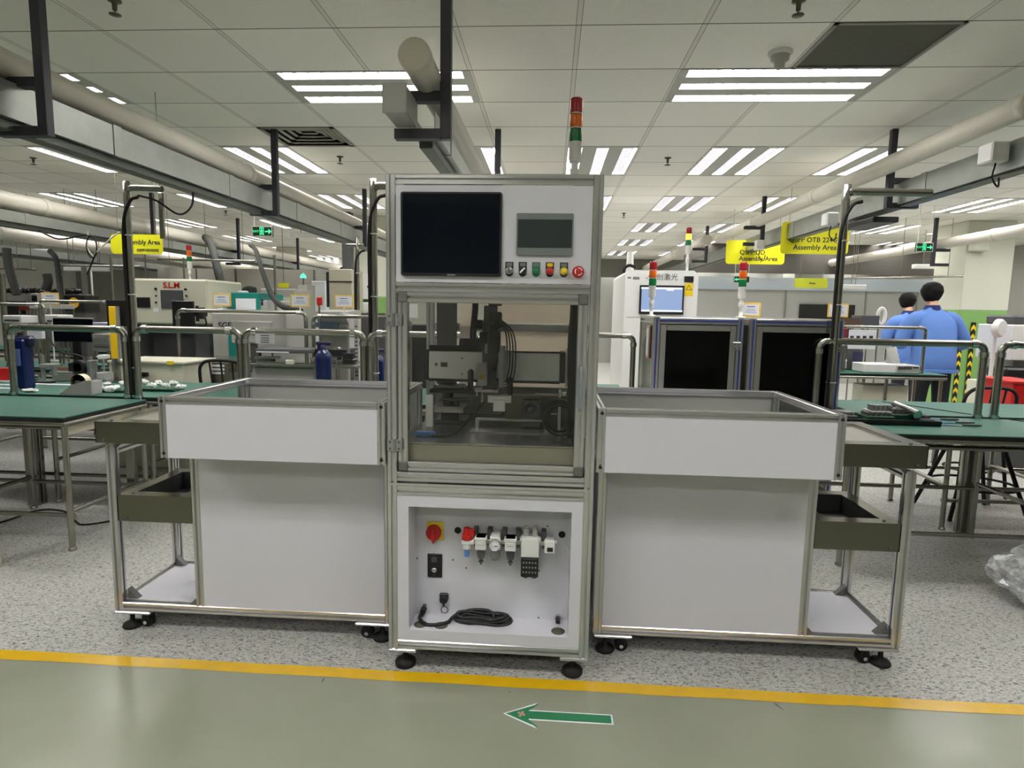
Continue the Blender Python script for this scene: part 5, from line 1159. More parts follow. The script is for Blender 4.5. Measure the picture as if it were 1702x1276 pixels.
B().px(194, 509, 198, 596, 4.6, .02).px(184, 540, 192, 618, 4.64, .02).build('dark_edge', GREY, gp_)
q0 = P(190, 600, 'Y', 4.62); b = B().box(q0.x-.02, 4.63, BT, q0.x+.02, 4.66, 1.3).box(q0.x-.1, 4.58, BT, q0.x+.1, 4.70, BT+.01); b.build('stand', STEEL, gp_)
# teal machine & white machine with black letters & grey monitor
tm = thing('teal_machine', 'teal machine with a white sheet on its door behind the tube frame', 'machine', (-3.4, 6.75, 0))
x0_, x1_ = P(383, 500, 'Y', 6.6).x, P(432, 500, 'Y', 6.6).x; B().box(x0_, 6.6, .0, x1_, 7.2, 1.53, .01).build('body', TEAL, tm); B().box(x1_, 6.6, 0, x1_+.09, 7.2, 1.45, .01).build('end_panel', PANELG, tm)
B().px(392, 496, 425, 517, 6.592, .008).build('white_sheet', PAPER, tm); B().px(394, 483, 408, 489, 6.7, .08, .01).build('top_box', WHITE, tm)
b = B()
for py in (487, 491, 494): p = P(436, py+12, 'Y', 6.6); b.cyl((p.x, 6.59, p.z), (p.x, 6.6, p.z), .012, n=10)
b.build('buttons', MBLACK, tm)
sg = thing('white_machine', 'white machine with dark letters under the bright tube frame', 'machine', (-3.0, 6.1, 0))
x0_, x1_ = P(353, 550, 'Y', 6.0).x, P(476, 550, 'Y', 6.0).x; B().box(x0_, 6.0, 0, x1_, 6.55, 1.31, .01).build('body', PANELG, sg)
B().box(x0_+.17, 5.99, .5, x0_+.34, 6.0, 1.1).build('teal_panel', TEAL, sg); p = P(374, 541, 'Y', 6.0); text('dark_letters', 'SGE', .085, INK, sg, (p.x, 5.997, p.z), bold=.002)
gm = thing('grey_monitor', 'grey flat monitor seen from behind in front of the white machine', 'monitor', (-2.8, 5.6, 0.76)); B().px(383.5, 533, 452, 571, 5.6, .03, .012).build('panel', PANELG, gm)
q0 = P(418, 560, 'Y', 5.6); b = B().box(q0.x-.03, 5.63, .76, q0.x+.03, 5.66, 1.2).box(q0.x-.1, 5.58, .76, q0.x+.1, 5.72, .775); b.build('stand', DGREY, gm)
t = thing('paper_notice', 'white printed notice hanging on the tube frame left of the single blue bottle', 'notice', (-1.85, 3.82, 1.06)); B().px(424.5, 554, 456, 571, 3.822, .002).build('sheet', PAPER, t)
b = B()
for py in (557, 561, 564.5, 568): b.px(433, py, 447, py+1.2, 3.8205, .001)
b.build('print_lines', INK, t)
# sign cards on the tube frames
for (px, py, Y, l_, base) in ((84, 507, 6.2, 'yellow-framed sign card in front of the black machine on the left', .76), (369, 509, 5.45, 'yellow-framed sign card left of the single blue bottle, above the bright tube frame', 1.35), (499, 510.5, 5.5, 'yellow-framed sign card above the short bright tube frame', 1.325), (572, 511.5, 5.5, 'pale yellow-framed sign card in front of the beige locker', 1.325), (1392, 527, 6.05, 'yellow-framed sign card behind the right bent pole', 1.31)):
    p = P(px, py, 'Y', Y); k = Y/1011*32; cd_ = card(l_, p.x, Y, p.z, k, k*.68, base=min(base, p.z-.02))
cs = thing('round_sign', 'round yellow sticker on a black box near the left edge', 'sign', (-5.6, 6.5, 1.3)); p = P(123, 503, 'Y', 7.0); B().box(p.x-.13, 7.0, p.z-.10, p.x+.13, 7.25, p.z+.09, .008).build('black_box', BLACK, cs)
B().cyl((p.x, 6.996, p.z), (p.x, 7.0, p.z), .062, n=24).build('yellow_disc', mat('amber_sticker', S(240, 190, 40), .5), cs); B().box(p.x-.03, 6.994, p.z-.005, p.x+.03, 6.996, p.z+.015).build('red_print', RED, cs)
B().box(p.x-.11, 7.02, .74, p.x+.11, 7.2, p.z-.10).build('pedestal', DGREY, cs)
# big black monitor
bmn = thing('large_monitor', 'large black monitor on the second-row bench at the left', 'monitor', (-4.4, 5.2, .76)); B().px(88, 529, 151, 568, 5.42, .035, .006).build('screen', SCREEN, bmn)
q0 = P(120, 550, 'Y', 5.42); B().box(q0.x-.03, 5.45, .76, q0.x+.03, 5.48, 1.1).box(q0.x-.12, 5.42, .76, q0.x+.12, 5.6, .775).build('stand', BLACK, bmn)
B().px(88, 527.5, 151, 529.5, 5.42, .03).build('top_edge', PANELG, bmn)
# black tubes of the machines at far left, hoses
def hose(label, pts, r, cat='hose'):
    t_ = B().tube([P(*a_)[:] for a_ in pts], r, 10, sub=8, rib=.06).build('corrugated_hose', HOSE); return tag(t_, label, cat)
hose('thick grey corrugated hose hanging from the far left duct beside the sign card', [(341, 394, 'Y', 8.6), (352, 410, 'Y', 8.2), (362, 450, 'Y', 7.7), (370, 475, 'Y', 7.5), (384, 488, 'Y', 7.35), (402, 488, 'Y', 7.3), (412, 482, 'Y', 7.3), (424, 484, 'Y', 7.3)], .05)
hose('grey corrugated hose sweeping down to the short bright tube frame', [(416, 407, 'Y', 8.6), (425, 416, 'Y', 8.4), (436, 450, 'Y', 7.6), (450, 487, 'Y', 6.6), (468, 508, 'Y', 6.0), (500, 517, 'Y', 5.7)], .030)
hose('grey corrugated hose at the left edge over the black tubes', [(11, 412, 'Y', 7), (14, 440, 'Y', 7), (22, 470, 'Y', 7), (28, 490, 'Y', 7)], .045)
hose('grey corrugated hose right of the one at the left edge', [(82, 416, 'Y', 7), (93, 430, 'Y', 7), (98, 465, 'Y', 7), (102, 500, 'Y', 6.9)], .03)
hose('dark flexible hose hanging above the second black tube row', [(78, 455, 'Y', 7.4), (80, 468, 'Y', 7.4), (76, 482, 'Y', 7.4)], .05)
fl = thing('black_flow_box', 'grey-black machine at the far left topped by a row of shiny black tubes', 'machine', (-6.8, 7.6, .76)); b = B().px(5, 486, 62, 530, 7.7, .4, .01, z0=.762); b.build('cabinet', GREY, fl)
B().px(8, 500, 40, 522, 7.66, .04, .006).build('dark_window', BLACK, fl)
b = B()
for i in range(9):
    p = P(14+i*6.2, 486-(i % 2)*1.5, 'Y', 7.75); b.lathe([(.02, -.05), (.055, -.03), (.05, .03), (.02, .05)], (p.x, 7.75, p.z), (1, 0, .15), 12)
b.build('black_tubes', TINT, fl)
fl2 = thing('black_flow_box', 'second row of shiny black tubes beyond the yellow-framed sign card at far left', 'machine', (-6.2, 8.1, .76)); b = B()
for i in range(8):
    p = P(92+i*5.5, 487-(i % 2)*1.5, 'Y', 8.1); b.lathe([(.02, -.05), (.055, -.03), (.05, .03), (.02, .05)], (p.x, 8.1, p.z), (1, 0, .15), 12)
b.build('black_tubes', TINT, fl2); B().px(100, 488, 134, 520, 8.05, .25, .01, z0=.762).build('cabinet', DGREY, fl2)
# assorted bench equipment (each its own thing)
def gadget(name, label, cat, m, px0, py0, px1, py1, Y, z0, dep=.2, details=(), feet=True):
    t = thing(name, label, cat, (P((px0+px1)/2, py1, 'Y', Y).x, Y, z0))
    B().px(px0, py0, px1, py1, Y, dep, .006, z0=None if feet else z0).build('body', m, t)
    zb = P((px0+px1)/2, py1, 'Y', Y).z
    if feet and zb > z0+.01:
        a_, b_ = P(px0, py1, 'Y', Y).x, P(px1, py1, 'Y', Y).x; b = B()
        for x in (a_+.01, b_-.01):
            for y in (Y+.01, Y+dep-.01): b.cyl((x, y, z0), (x, y, zb+.005), .009, n=8)
        b.box(a_, Y, z0+.0, b_, Y+.02, z0+.012).build('legs', STEEL, t)
    for nm, mm, a0, b0, a1, b1 in details: B().px(a0, b0, a1, b1, Y-.006, .006).build(nm, mm, t)
    return t
gadget('white_instrument', 'small white instrument box with grey buttons at the left edge above the tube frame', 'instrument', WHITE, 4, 524, 35, 537, 5.55, .762, .2, [('buttons', DGREY, 7, 531, 31, 534)])
gadget('white_instrument', 'white instrument box touching the left side of the large black monitor', 'instrument', WHITE, 74, 523, 96, 536, 5.7, .762, .2, [('display', DGREY, 78, 532, 86, 535)])
gadget('white_instrument', 'white paper-covered box below the tube frame left of the large black monitor', 'instrument', PAPER, 44, 545, 70, 563, 5.42, .762, .04)
gadget('square_panel', 'pale box with a small square black frame left of the first sign card', 'instrument', PANELG, 50, 487, 66, 503, 7.3, .762, .2, [('black_frame', BLACK, 52, 491, 61, 501), ('white_square', PAPER, 54, 493, 59, 499)])
gadget('pale_shelf_box', 'long pale box under the first yellow-framed sign card', 'box', PANELG, 48, 505, 102, 513, 6.6, .762, .2)
gadget('red_box', 'dark red box at the left edge beside the pale shelf box', 'box', mat('dark_red', S(120, 30, 30), .5), 30, 503, 45, 516, 7.61, .762, .045)
gadget('red_crate', 'red bin on the rear left bench at the left edge', 'bin', RED, -6, 612, 16, 634, 4.5, BT, .15, feet=False)
gadget('instrument_stack', 'stack of grey instruments right of the large black monitor', 'instrument', GREY, 153, 555, 182, 583, 5.42, .762, .25, [('silver_front', GALV, 155, 562, 181, 572), ('dark_slot', DGREY, 156, 575, 181, 578)])
gadget('foil_bundle', 'bundle wrapped in lilac cloth beside the yellow light bar', 'bundle', mat('lilac_cloth', S(186, 178, 204), .8, 0, .08, 12), 152, 536, 183, 552, 5.72, .762, .2)
gadget('brown_box', 'brown and green boxes on the second-row bench under the large black monitor', 'box', mat('brown_card', S(120, 92, 66), .7, 0, .1, 10), 92, 610, 142, 622, 4.66, BT, .03)
gadget('small_printer', 'grey printer-like device with round parts on the second-row bench left of the yellow bar', 'instrument', GALV, 140, 592, 170, 612, 5.2, .755, .15, [('round_dark_part', MBLACK, 128, 594, 140, 608)]) if False else None
gadget('cream_crate', 'cream drawer box on the far side of the left rear bench', 'box', CREAM, 182, 604, 212, 628, 4.74, .755, .25) if False else None
cc = thing('cream_cabinet', 'low cream cabinet with a black handle behind the white bags on the left bench', 'cabinet', (-3.4, 5.2, 0))
B().px(181, 602, 306, 648, 4.85, .43, .01, z0=.0).build('body', CREAM, cc); B().px(178, 600, 308, 604, 4.83, .47, .004).build('top', CREAM, cc); B().px(232, 619, 244, 626, 4.82, .03, .004).build('handle', BLACK, cc)
B().px(277, 600, 287, 606, 4.82, .02).build('yellow_tag', YELLOW, cc)
mt = thing('metal_desk', 'wide steel desk with an open shelf right of the low cream cabinet', 'desk', (-2.6, 5.3, 0))
B().px(314, 598, 388, 602, 5.38, .5, .003).build('top', STEEL, mt); B().px(312, 602, 380, 632, 5.3, .4, .003, z0=0).build('cabinet', SHEET, mt)
b = B()
for py in (606, 612, 618): b.px(352, py, 372, py+3.5, 5.29, .01)
b.build('white_labels', PAPER, mt)
mt2 = thing('metal_desk', 'steel machine table behind the tube frame with the paper notice', 'desk', (-1.6, 5.0, 0))
B().px(415, 606, 590, 611, 5.0, .5, .003).build('top', STEEL, mt2); B().px(420, 611, 522, 650, 5.05, .4, .003, z0=.0).build('cabinet', PANELG, mt2)
b = B()
for px in (530, 562, 586): q0 = P(px, 610, 'Y', 5.02); b.cyl((q0.x, 5.02, 0), (q0.x, 5.02, q0.z), .02, n=10)
b.build('leg', STEEL, mt2)
gadget('chrome_pipes', 'bundle of chromed rods lying behind the single blue bottle', 'rods', CHROME, 515, 594, 560, 599, 5.02, P(500, 606, 'Y', 5.0).z+.001, .12)
gadget('dark_tray_stack', 'dark stacked trays on the table behind the paper notice', 'trays', DGREY, 425, 580, 512, 587, 5.05, P(500, 606, 'Y', 5.0).z+.001, .3, [('pale_line', PAPER, 426, 584, 480, 586)])
gadget('black_basin', 'black round basin behind the single blue bottle', 'basin', BLACK, 520, 580, 575, 592, 5.2, P(500, 606, 'Y', 5.0).z+.001, .25)
gadget('yellow_tool', 'cream-handled tool with black cables on the cabinet left of the single blue bottle', 'tool', CREAM, 474, 598, 487, 606, 5.02, P(500, 606, 'Y', 5.0).z+.001, .04, feet=False)
hm_ = thing('hood_machine', 'pale machine with a sloped hood behind the single blue bottle', 'machine', (-2.0, 6.0, 0))
a_ = P(523, 512, 'Y', 5.75); b_ = P(574, 512, 'Y', 5.75); B().prism([(5.75, 1.34), (6.2, 1.36), (6.2, .3), (5.85, .3), (5.85, 1.22), (5.75, 1.30)], 'x', a_.x, b_.x).build('hood', PANELG, hm_)
B().box(a_.x+.02, 5.84, .3, b_.x-.02, 5.85, 1.20).build('front', GREY, hm_); B().px(524, 536, 562, 544, 5.82, .02).build('blue_strip', mat('slate_blue', S(70, 96, 120), .4), hm_); b = B().box(a_.x, 5.86, 0, b_.x, 6.2, .3); b.build('base', DGREY, hm_)
rl = thing('tool_stand', 'red-topped rod stand beside the second sign card behind the single blue bottle', 'stand', (-2.0, 5.2, .76)); q0 = P(532, 500, 'Y', 5.7); B().cyl((q0.x, 5.7, .0), (q0.x-.01, 5.7, 1.44), .010, n=8).build('rod', STEEL, rl); B().box(q0.x-.03, 5.68, 1.40, q0.x+.02, 5.72, 1.48, .008).build('red_clip', RED, rl)
wb = gadget('white_cabinet', 'white box cabinet with a dark round port behind the second hose', 'cabinet', PANELG, 434, 480, 490, 530, 8.2, 0, .6, [('dark_port', DGREY, 462, 493, 468, 512), ('pale_disc', COLW, 468, 494, 482, 510)], feet=False)
gadget('far_monitor', 'small white monitor far behind the second sign card', 'monitor', PANELG, 495, 473, 511, 486, 9.0, 0, .3, feet=False)
t = thing('green_lamp', 'small green-lit lamp above the far white monitor', 'lamp', (-3.75, 9.1, 1.6)); q0 = P(504, 462, 'Y', 9.4); B().cyl((q0.x, 9.4, 0), (q0.x, 9.4, q0.z), .01, n=8).build('pole', DGREY, t); B().lathe([(.05, 0), (.04, .04), (.001, .08)], (q0.x, 9.4, q0.z), n=14).build('lens', mat('lit_green_lens', (.1, .8, .5, 1), .3, emit=.5), t)
gadget('white_far_rack', 'white far rack left of the beige locker', 'rack', PAPER, 518, 467, 540, 487, 10.0, 0, .4, feet=False)
# beige locker, electrical boxes
gadget('beige_locker', 'tall beige locker with a black seam left of the white electrical boxes', 'locker', BEIGE, 547, 447, 585, 560, 8.2, 0, .5, [('black_edge', BLACK, 542.5, 452, 547, 510), ('black_seam', BLACK, 547, 467, 585, 469)], feet=False)
for (a0, b0, a1, b1, l_) in ((585, 456, 617, 497, 'white electrical box with black knob, the upper one on the column'), (587, 502, 615, 541, 'white electrical box with black knob, the lower one on the column')):
    t = thing('electrical_box', l_, 'electrical box', (P(600, 480, 'Y', 9.05).x, 9.05, P(600, b1, 'Y', 9.05).z)); B().px(a0, b0, a1, b1, 9.05, .15, .008).build('body', WHITE, t); p = P(a1-4, (b0+b1)/2, 'Y', 9.05); B().cyl((p.x, 9.03, p.z), (p.x, 9.05, p.z), .022, n=12).build('knob', BLACK, t)
dk_ = thing('dark_riser', 'dark brown riser duct coming down from the ceiling left of the column', 'riser', (-3.4, 8.9, 1.9)); x0_ = P(574, 420, 'Y', 9.0); x1_ = P(588, 420, 'Y', 9.0); B().box(x0_.x, 8.85, 1.85, x1_.x, 9.0, CZ-.001, .004).build('duct', DGREY, dk_)
B().tube([(x0_.x-.06, 8.9, 1.86), (x0_.x-.02, 8.88, 1.95), (x0_.x+.08, 8.88, 1.95), (x1_.x+.05, 8.9, 1.84), (x1_.x+.06, 8.9, 1.76)], .022, 8).build('hoses', MBLACK, dk_)
gadget('teal_reel', 'dark machine behind the pair of blue bottles', 'machine', DGREY, 600, 520, 640, 560, 6.5, 0, .4, [('pale_line', SIGNY, 640, 548, 660, 550)], feet=False)
gadget('black_press', 'dark press seen through the left side of the tall machine', 'machine', BLACK, 674, 540, 712, 600, 5.66, 0, .4, [('white_card', PAPER, 676, 505, 694, 528)], feet=False)
t = thing('thin_post', 'thin grey perforated post left of the green column base', 'post', (-1.8, 5.6, 0)); q0 = P(592, 560, 'Y', 5.53); B().box(q0.x-.02, 5.53, 0, q0.x+.02, 5.56, 1.28).build('post', PANELG, t)
b = B()
for i in range(14): b.box(q0.x-.012, 5.528, .75+i*.035, q0.x+.012, 5.53, .765+i*.035)
b.build('slots', DGREY, t)
pole('thin bent pole with cable left of the electrical boxes', P(594, 420, 'Y', 6.5).x, 6.5, .0, 2.05, -.12, .02, down=False)
# chairs
def chair(label, x, y, rz, seat=.46, back=.86, w=.40, d=.38):
    t = thing('bentwood_chair', label, 'chair', (x, y, 0)); m = MBLACK
    b = B().lathe([(w*.46, 0), (w*.5, .012), (w*.46, .03), (.001, .032)], (x, y, seat-.03), n=22); b.build('seat', m, t)
    for sx, sy in ((-1, -1), (1, -1), (-1, 1), (1, 1)): B().cyl((x+sx*w*.36, y+sy*d*.36, seat-.02), (x+sx*w*.46, y+sy*d*.46, 0), .014, .012, 10).build('leg', m, t)
    pts = [(x+w*.44*math.cos(a), y-d*.42-.02*(1-abs(math.cos(a))), seat+(back-seat)*min(1, 1.12*math.sin(a)) if 0 < a < PI else seat) for a in [PI*i/12 for i in range(13)]]
    pts = [(x+w*.46, y-d*.3, seat-.01), (x+w*.48, y-d*.42, back-.12), (x+w*.40, y-d*.46, back-.03), (x+w*.2, y-d*.48, back), (x-w*.2, y-d*.48, back), (x-w*.40, y-d*.46, back-.03), (x-w*.48, y-d*.42, back-.12), (x-w*.46, y-d*.3, seat-.01)]
    B().tube(pts, .013, 10).build('back_frame', m, t)
    for k in (-.22, 0, .22): B().tube([(x+w*k, y-d*.3, seat), (x+w*k*1.1, y-d*.47, back-.005)], .008, 8, smooth=False).build('spindle', m, t)
    n = 20; B().tube([(x+w*.42*math.cos(2*PI*i/n), y+d*.42*math.sin(2*PI*i/n), .20) for i in range(n+1)], .009, 6, smooth=False).build('foot_ring', m, t)
    return t
chair('black metal chair behind the right bench in front of the green column', 3.36, 4.98, .0, back=.86)
chair('black metal chair behind the left station near the cream cabinet', -2.71, 5.02, 0, .50, .93)
st = thing('round_stool', 'black round-footed stool under the right bench', 'stool', (3.35, 4.35, 0)) if False else None
stl = thing('round_stool', 'black stool with a wide foot ring under the right benches', 'stool', (3.02, 4.42, 0)); x, y = 3.02, 4.42
B().lathe([(.16, 0), (.18, .015), (.17, .035), (.001, .04)], (x, y, .60), n=22).build('seat', MBLACK, stl)
for a in (.8, 2.4, 3.9, 5.5): B().cyl((x+.12*math.cos(a), y+.12*math.sin(a), .6), (x+.36*math.cos(a), y+.30*math.sin(a), 0), .014, n=8).build('leg', MBLACK, stl)
n = 20; B().tube([(x+.275*math.cos(2*PI*i/n), y+.23*math.sin(2*PI*i/n), .215) for i in range(n+1)], .009, 6, smooth=False).build('foot_ring', MBLACK, stl)
# right side bench contents
gadget('white_flat_box', 'flat white box on the far right bench in front of the workers', 'box', WHITE, 1437, 605, 1490, 616, 6.0, .852, .25, [], feet=False)
gadget('rack_instrument', 'pale instrument with dark slots right of the flat white box', 'instrument', PANELG, 1491, 607, 1529, 617, 5.98, .852, .25, [('dark_slot', DGREY, 1493, 609, 1504, 614), ('dark_slot', DGREY, 1505, 609, 1516, 614), ('dark_marks', INK, 1518, 610, 1527, 612)], feet=False)
t = thing('paper_notice', 'white paper with small pictures hanging on the right tube frame', 'notice', (2.0, 3.9, 1.1)); B().px(1410, 548, 1456, 580, 6.02, .002).build('sheet', PAPER, t)
b = B()
for px in (1413, 1423.5, 1434, 1445): b.px(px, 558, px+6, 563, 6.017, .002)
b.build('pictures', INK, t)
gadget('black_machinery', 'jumble of dark machine parts on the far right bench left of the front worker', 'machinery', DGREY, 1392, 574, 1434, 616, 6.28, .852, .13, [('silver_rod', CHROME, 1406, 576, 1408, 612), ('silver_rod', CHROME, 1470, 580, 1472, 612), ('dark_blue_part', mat('dark_blue_part', S(36, 40, 74), .5), 1418, 585, 1434, 608)], feet=False)
t = thing('grey_hose', 'pale corrugated exhaust elbow standing on the far right bench', 'hose', (3.3, 6.3, .852)); q0 = P(1486, 600, 'Y', 6.3); B().tube([(q0.x, 6.28, .855), (q0.x-.02, 6.28, .95), (q0.x-.05, 6.3, 1.08)], .055, 12, rib=.05).build('hose', PANELG, t)
gadget('dark_motor', 'dark motor block above the paper with small pictures', 'motor', DGREY, 1432, 524, 1462, 541, 7.2, 0, .25, [('brown_box', mat('brown_paint', S(86, 66, 50), .5), 1400, 528, 1430, 541)])
ar_ = thing('white_arch', 'curved white ring of a machine left of the rear worker', 'machine part', (3.8, 7.4, .9)); q0 = P(1465, 525, 'Y', 7.4)
n = 16; B().tube([(q0.x+.07*math.cos(2*PI*i/n)*.6, 7.4, q0.z+.09*math.sin(2*PI*i/n)) for i in range(n+1)], .02, 8, smooth=False).build('ring', WHITE, ar_); B().box(q0.x-.03, 7.39, 0, q0.x+.01, 7.43, q0.z-.06).build('support', PANELG, ar_)
gadget('red_part_box', 'dark red parts box on the far right bench under the tube frame', 'box', mat('wine_red', S(128, 32, 44), .5), 1392, 545, 1409, 562, 6.02, .852, .1)
gadget('under_box', 'cream box under the far right bench', 'box', CREAM, 1432, 640, 1508, 690, 6.1, 0, .2, feet=False)
rc_ = thing('red_crate', 'bright red crate at the right edge behind the tube frame', 'crate', (4.2, 5.6, 0)); B().px(1683, 636, 1740, 672, 5.6, .4, .01, z0=.55).build('body', RED, rc_); B().px(1683, 634, 1740, 638, 5.58, .44, .004).build('rim', RED, rc_); b = B().box(4.08, 5.62, 0, 4.4, 5.92, .55); b.build('grey_stand', DGREY, rc_)
wm = thing('white_machine', 'white machine with dark top at the right edge beyond the column', 'machine', (4.6, 6.6, 0)); B().px(1680, 540, 1760, 600, 6.4, .5, .01).build('body', WHITE, wm); B().px(1684, 524, 1760, 540, 6.45, .4, .02).build('dark_top', DGREY, wm); B().px(1682, 600, 1760, 640, 6.5, .4, .0, z0=0).build('base', PANELG, wm)
B().px(1672, 612, 1740, 630, 6.3, .3, .02).build('black_tray', BLACK, wm)
fn = thing('desk_fan', 'white desk fan standing right of the green column', 'fan', (4.1, 6.0, .0)); q0 = P(1655, 545, 'Y', 6.3)
B().lathe([(.075, -.03), (.09, -.01), (.09, .02), (.05, .05), (.001, .06)], (q0.x, 6.25, q0.z), (-.5, 1, 0), 20).build('grille', WHITE, fn); B().cyl((q0.x, 6.3, 0), (q0.x, 6.3, q0.z-.05), .018, n=10).build('pole', WHITE, fn); B().lathe([(.14, 0), (.13, .02), (.001, .03)], (q0.x, 6.3, 0), n=18).build('foot', WHITE, fn)
gadget('grey_bin', 'light grey socket box beside the black chair on the right', 'box', COLW, 1622, 632, 1640, 668, 8.6, 0, .2, [('round_socket', DGREY, 1627, 650, 1632, 656)], feet=False)
# inspection lamps and far ceiling strip fixtures seen over the machines
for (a0, b0, a1, Y, l_) in ((102, 447, 178, 7.8, 'long white lamp hanging over the second-row bench at the left'), (482, 392, 575, 9.0, 'long white tube lamp hanging right of the left exit sign'), (1400, 478, 1440, 9.8, 'white lamp bar hanging behind the right bent pole'), (1520, 444, 1600, 10.2, 'grey lamp bar hanging left of the column on the right'), (0, 418, 80, 9.0, 'bright white lamp hanging at the left edge')):
    p0 = P(a0, b0, 'Y', Y); p1 = P(a1, b0+4, 'Y', Y); t = thing('hanging_lamp', l_, 'lamp', ((p0.x+p1.x)/2, Y, p0.z)); B().box(p0.x, Y, p0.z-.02, p1.x, Y+.09, p0.z+.05, .008).build('housing', WHITE, t); B().box(p0.x+.02, Y+.02, p0.z-.024, p1.x-.02, Y+.07, p0.z-.02).build('lit_tube', LAMPW, t) if False else None
    for x in (p0.x+.15, p1.x-.15): B().cyl((x, Y+.04, p0.z+.05), (x, Y+.04, CZ), .005, n=6).build('wire', STEEL, t)
for (px, py, Y, l_) in ((664-0, 0, 0, ''),):
    pass
for (x, y, z, l_) in ((2.62, 3.7, 2.26, 'white socket box on the right trunking, nearest to the camera'), (2.56, 5.6, 2.17, 'white socket box on the right trunking left of the right bent pole'), (2.55, 7.4, 2.14, 'white socket box on the right trunking above the yellow signs')):
    t = thing('socket_box', l_, 'socket box', (x-.1, y, z)); B().box(x-.18, y, z, x-.081, y+.12, z+.11, .008).build('box', WHITE, t); B().tube([(x-.12, y+.05, z), (x-.13, y+.05, z-.08), (x-.06, y+.1, z-.12), (x-.02, y+.16, z-.05)], .005, 6).build('cable', MBLACK, t)
t = thing('black_cable_box', 'flat black box hanging under the right trunking', 'box', (2.6, 5.3, 2.1)); B().box(2.52, 5.1, 2.125, 2.72, 5.6, 2.17, .006).build('box', BLACK, t)
t = thing('hanging_tangle', 'tangle of thin black cables hanging from the far left trunking', 'cable', (-5.1, 5.5, 1.9)); p0 = P(148, 392, 'Y', 5.6)
b = B().tube([(p0.x-.5, 5.6, 2.06), (p0.x-.3, 5.6, 1.98), (p0.x-.05, 5.6, 2.02), (p0.x, 5.6, 2.0)], .008, 6)
n = 14; b.tube([(p0.x+.02+.05*math.cos(2*PI*i/n), 5.6, p0.z-.1+.1*math.sin(2*PI*i/n)) for i in range(n+1)], .007, 6).tube([(p0.x+.03, 5.62, p0.z-.18), (p0.x-.02, 5.62, p0.z-.28), (p0.x-.06, 5.62, p0.z-.36)], .007, 6); b.build('cables', MBLACK, t)
b = B().tube([(p0.x-.01, 5.6, 2.06), (p0.x-.02, 5.6, 1.9), (p0.x+.03, 5.6, 1.82)], .006, 6).tube([(p0.x+.05, 5.6, 1.85), (p0.x+.2, 5.6, 1.98), (p0.x+.3, 5.6, 2.05)], .006, 6); b.build('white_cables', WHITE, t)
# thin drop poles, rods and rails between the machines of the left half
POLES = [(139, 442, 520, 7.4, 'grey square post right of the first yellow-framed sign card', .03, GREY), (151, 445, 505, 8.45, 'white slanted rod right of the grey square post at the left', .012, WHITE), (184, 428, 500, 7.0, 'thin chrome pole left of the left bent pole', .014, STEEL),
         (456, 426, 520, 6.6, 'thin steel pole with bright tip left of the second hose end', .014, STEEL), (103, 440, 500, 7.3, 'thin bright pole behind the first yellow-framed sign card', .012, STEEL), (305, 430, 470, 8.6, 'thin pole beside the beacon of the cream machine', .012, STEEL),
         (2, 455, 560, 6.25, 'wide grey post at the very left edge', .03, STEEL), (240, 415, 470, 8.8, 'thin pole hanging behind the yellow sign on the left', .012, STEEL)]
for px, ya, yb, Y, l_, r, m in POLES:
    p0 = P(px, ya, 'Y', Y); t = thing('steel_pole', l_, 'pole', (p0.x, Y, 0)); B().cyl((p0.x, Y, 0), (p0.x, Y, p0.z), r, n=10).build('pole', m, t); B().cyl((p0.x, Y, p0.z), (p0.x, Y, p0.z+.015), r*1.25, n=10).build('cap', CHROME, t); B().cyl((p0.x, Y, 0), (p0.x, Y, .02), r*2.2, n=12).build('foot', m, t)
for a0, b0, a1, b1, Y, l_ in ((98, 441, 235, 443, 7.3, 'thin bright rail crossing behind the first sign card and the bent pole'), (262, 431, 424, 434, 7.6, 'thin bright rail crossing behind the thick hose'), (0, 446, 60, 448, 7.6, 'thin grey rail at the left edge under the ducts'), (1395, 463, 1600, 459, 9.0, 'thin dark rail running behind the heads of the workers')):
    p0 = P(a0, b0, 'Y', Y); p1 = P(a1, b1, 'Y', Y); t = thing('thin_rail', l_, 'rail', ((p0.x+p1.x)/2, Y, p0.z)); B().cyl((p0.x, Y, p0.z), (p1.x, Y, p1.z), .014, n=10).build('tube', STEEL, t)
    for k_ in (.12, .5, .88): p_ = p0+(p1-p0)*k_; B().cyl((p_.x, Y, p_.z), (p_.x, Y, CZ), .004, n=6).build('hanging_wire', STEEL, t)
# small metal devices standing on the left rear bench behind the tube frame
def device(label, px, Y, parts_, z0=BT):
    """parts_: (name, material, dx, w, z, h, kind)"""
    x = P(px, 620, 'Y', Y).x; t = thing('bench_device', label, 'device', (x, Y, z0))
    for nm, m, dx, w, z, h, kd in parts_:
        b = B()
        if kd == 'box': b.box(x+dx-w/2, Y-.03, z0+z, x+dx+w/2, Y+.05, z0+z+h, .004)
        elif kd == 'cyl': b.cyl((x+dx, Y, z0+z), (x+dx, Y, z0+z+h), w/2, n=14)
        else: b.cyl((x+dx, Y-.03, z0+z+h/2), (x+dx, Y+.03, z0+z+h/2), w/2, n=18)
        b.build(nm, m, t)
device('slim silver stand with grey arms right of the blue device', 72, 4.45, [('base', DGREY, 0, .12, 0, .02, 'box'), ('column', SILV, 0, .03, .02, .20, 'cyl'), ('arm', GREY, .05, .12, .12, .03, 'box'), ('head', SILV, .09, .04, .06, .06, 'cyl')])
device('dark round-lens device behind the tape dispenser', 134, 4.5, [('base', GREY, 0, .14, 0, .03, 'box'), ('lens', MBLACK, 0, .11, .07, .11, 'disc'), ('lens_rim', SILV, 0, .07, .09, .07, 'disc'), ('bracket', SILV, .09, .03, .03, .15, 'box')])
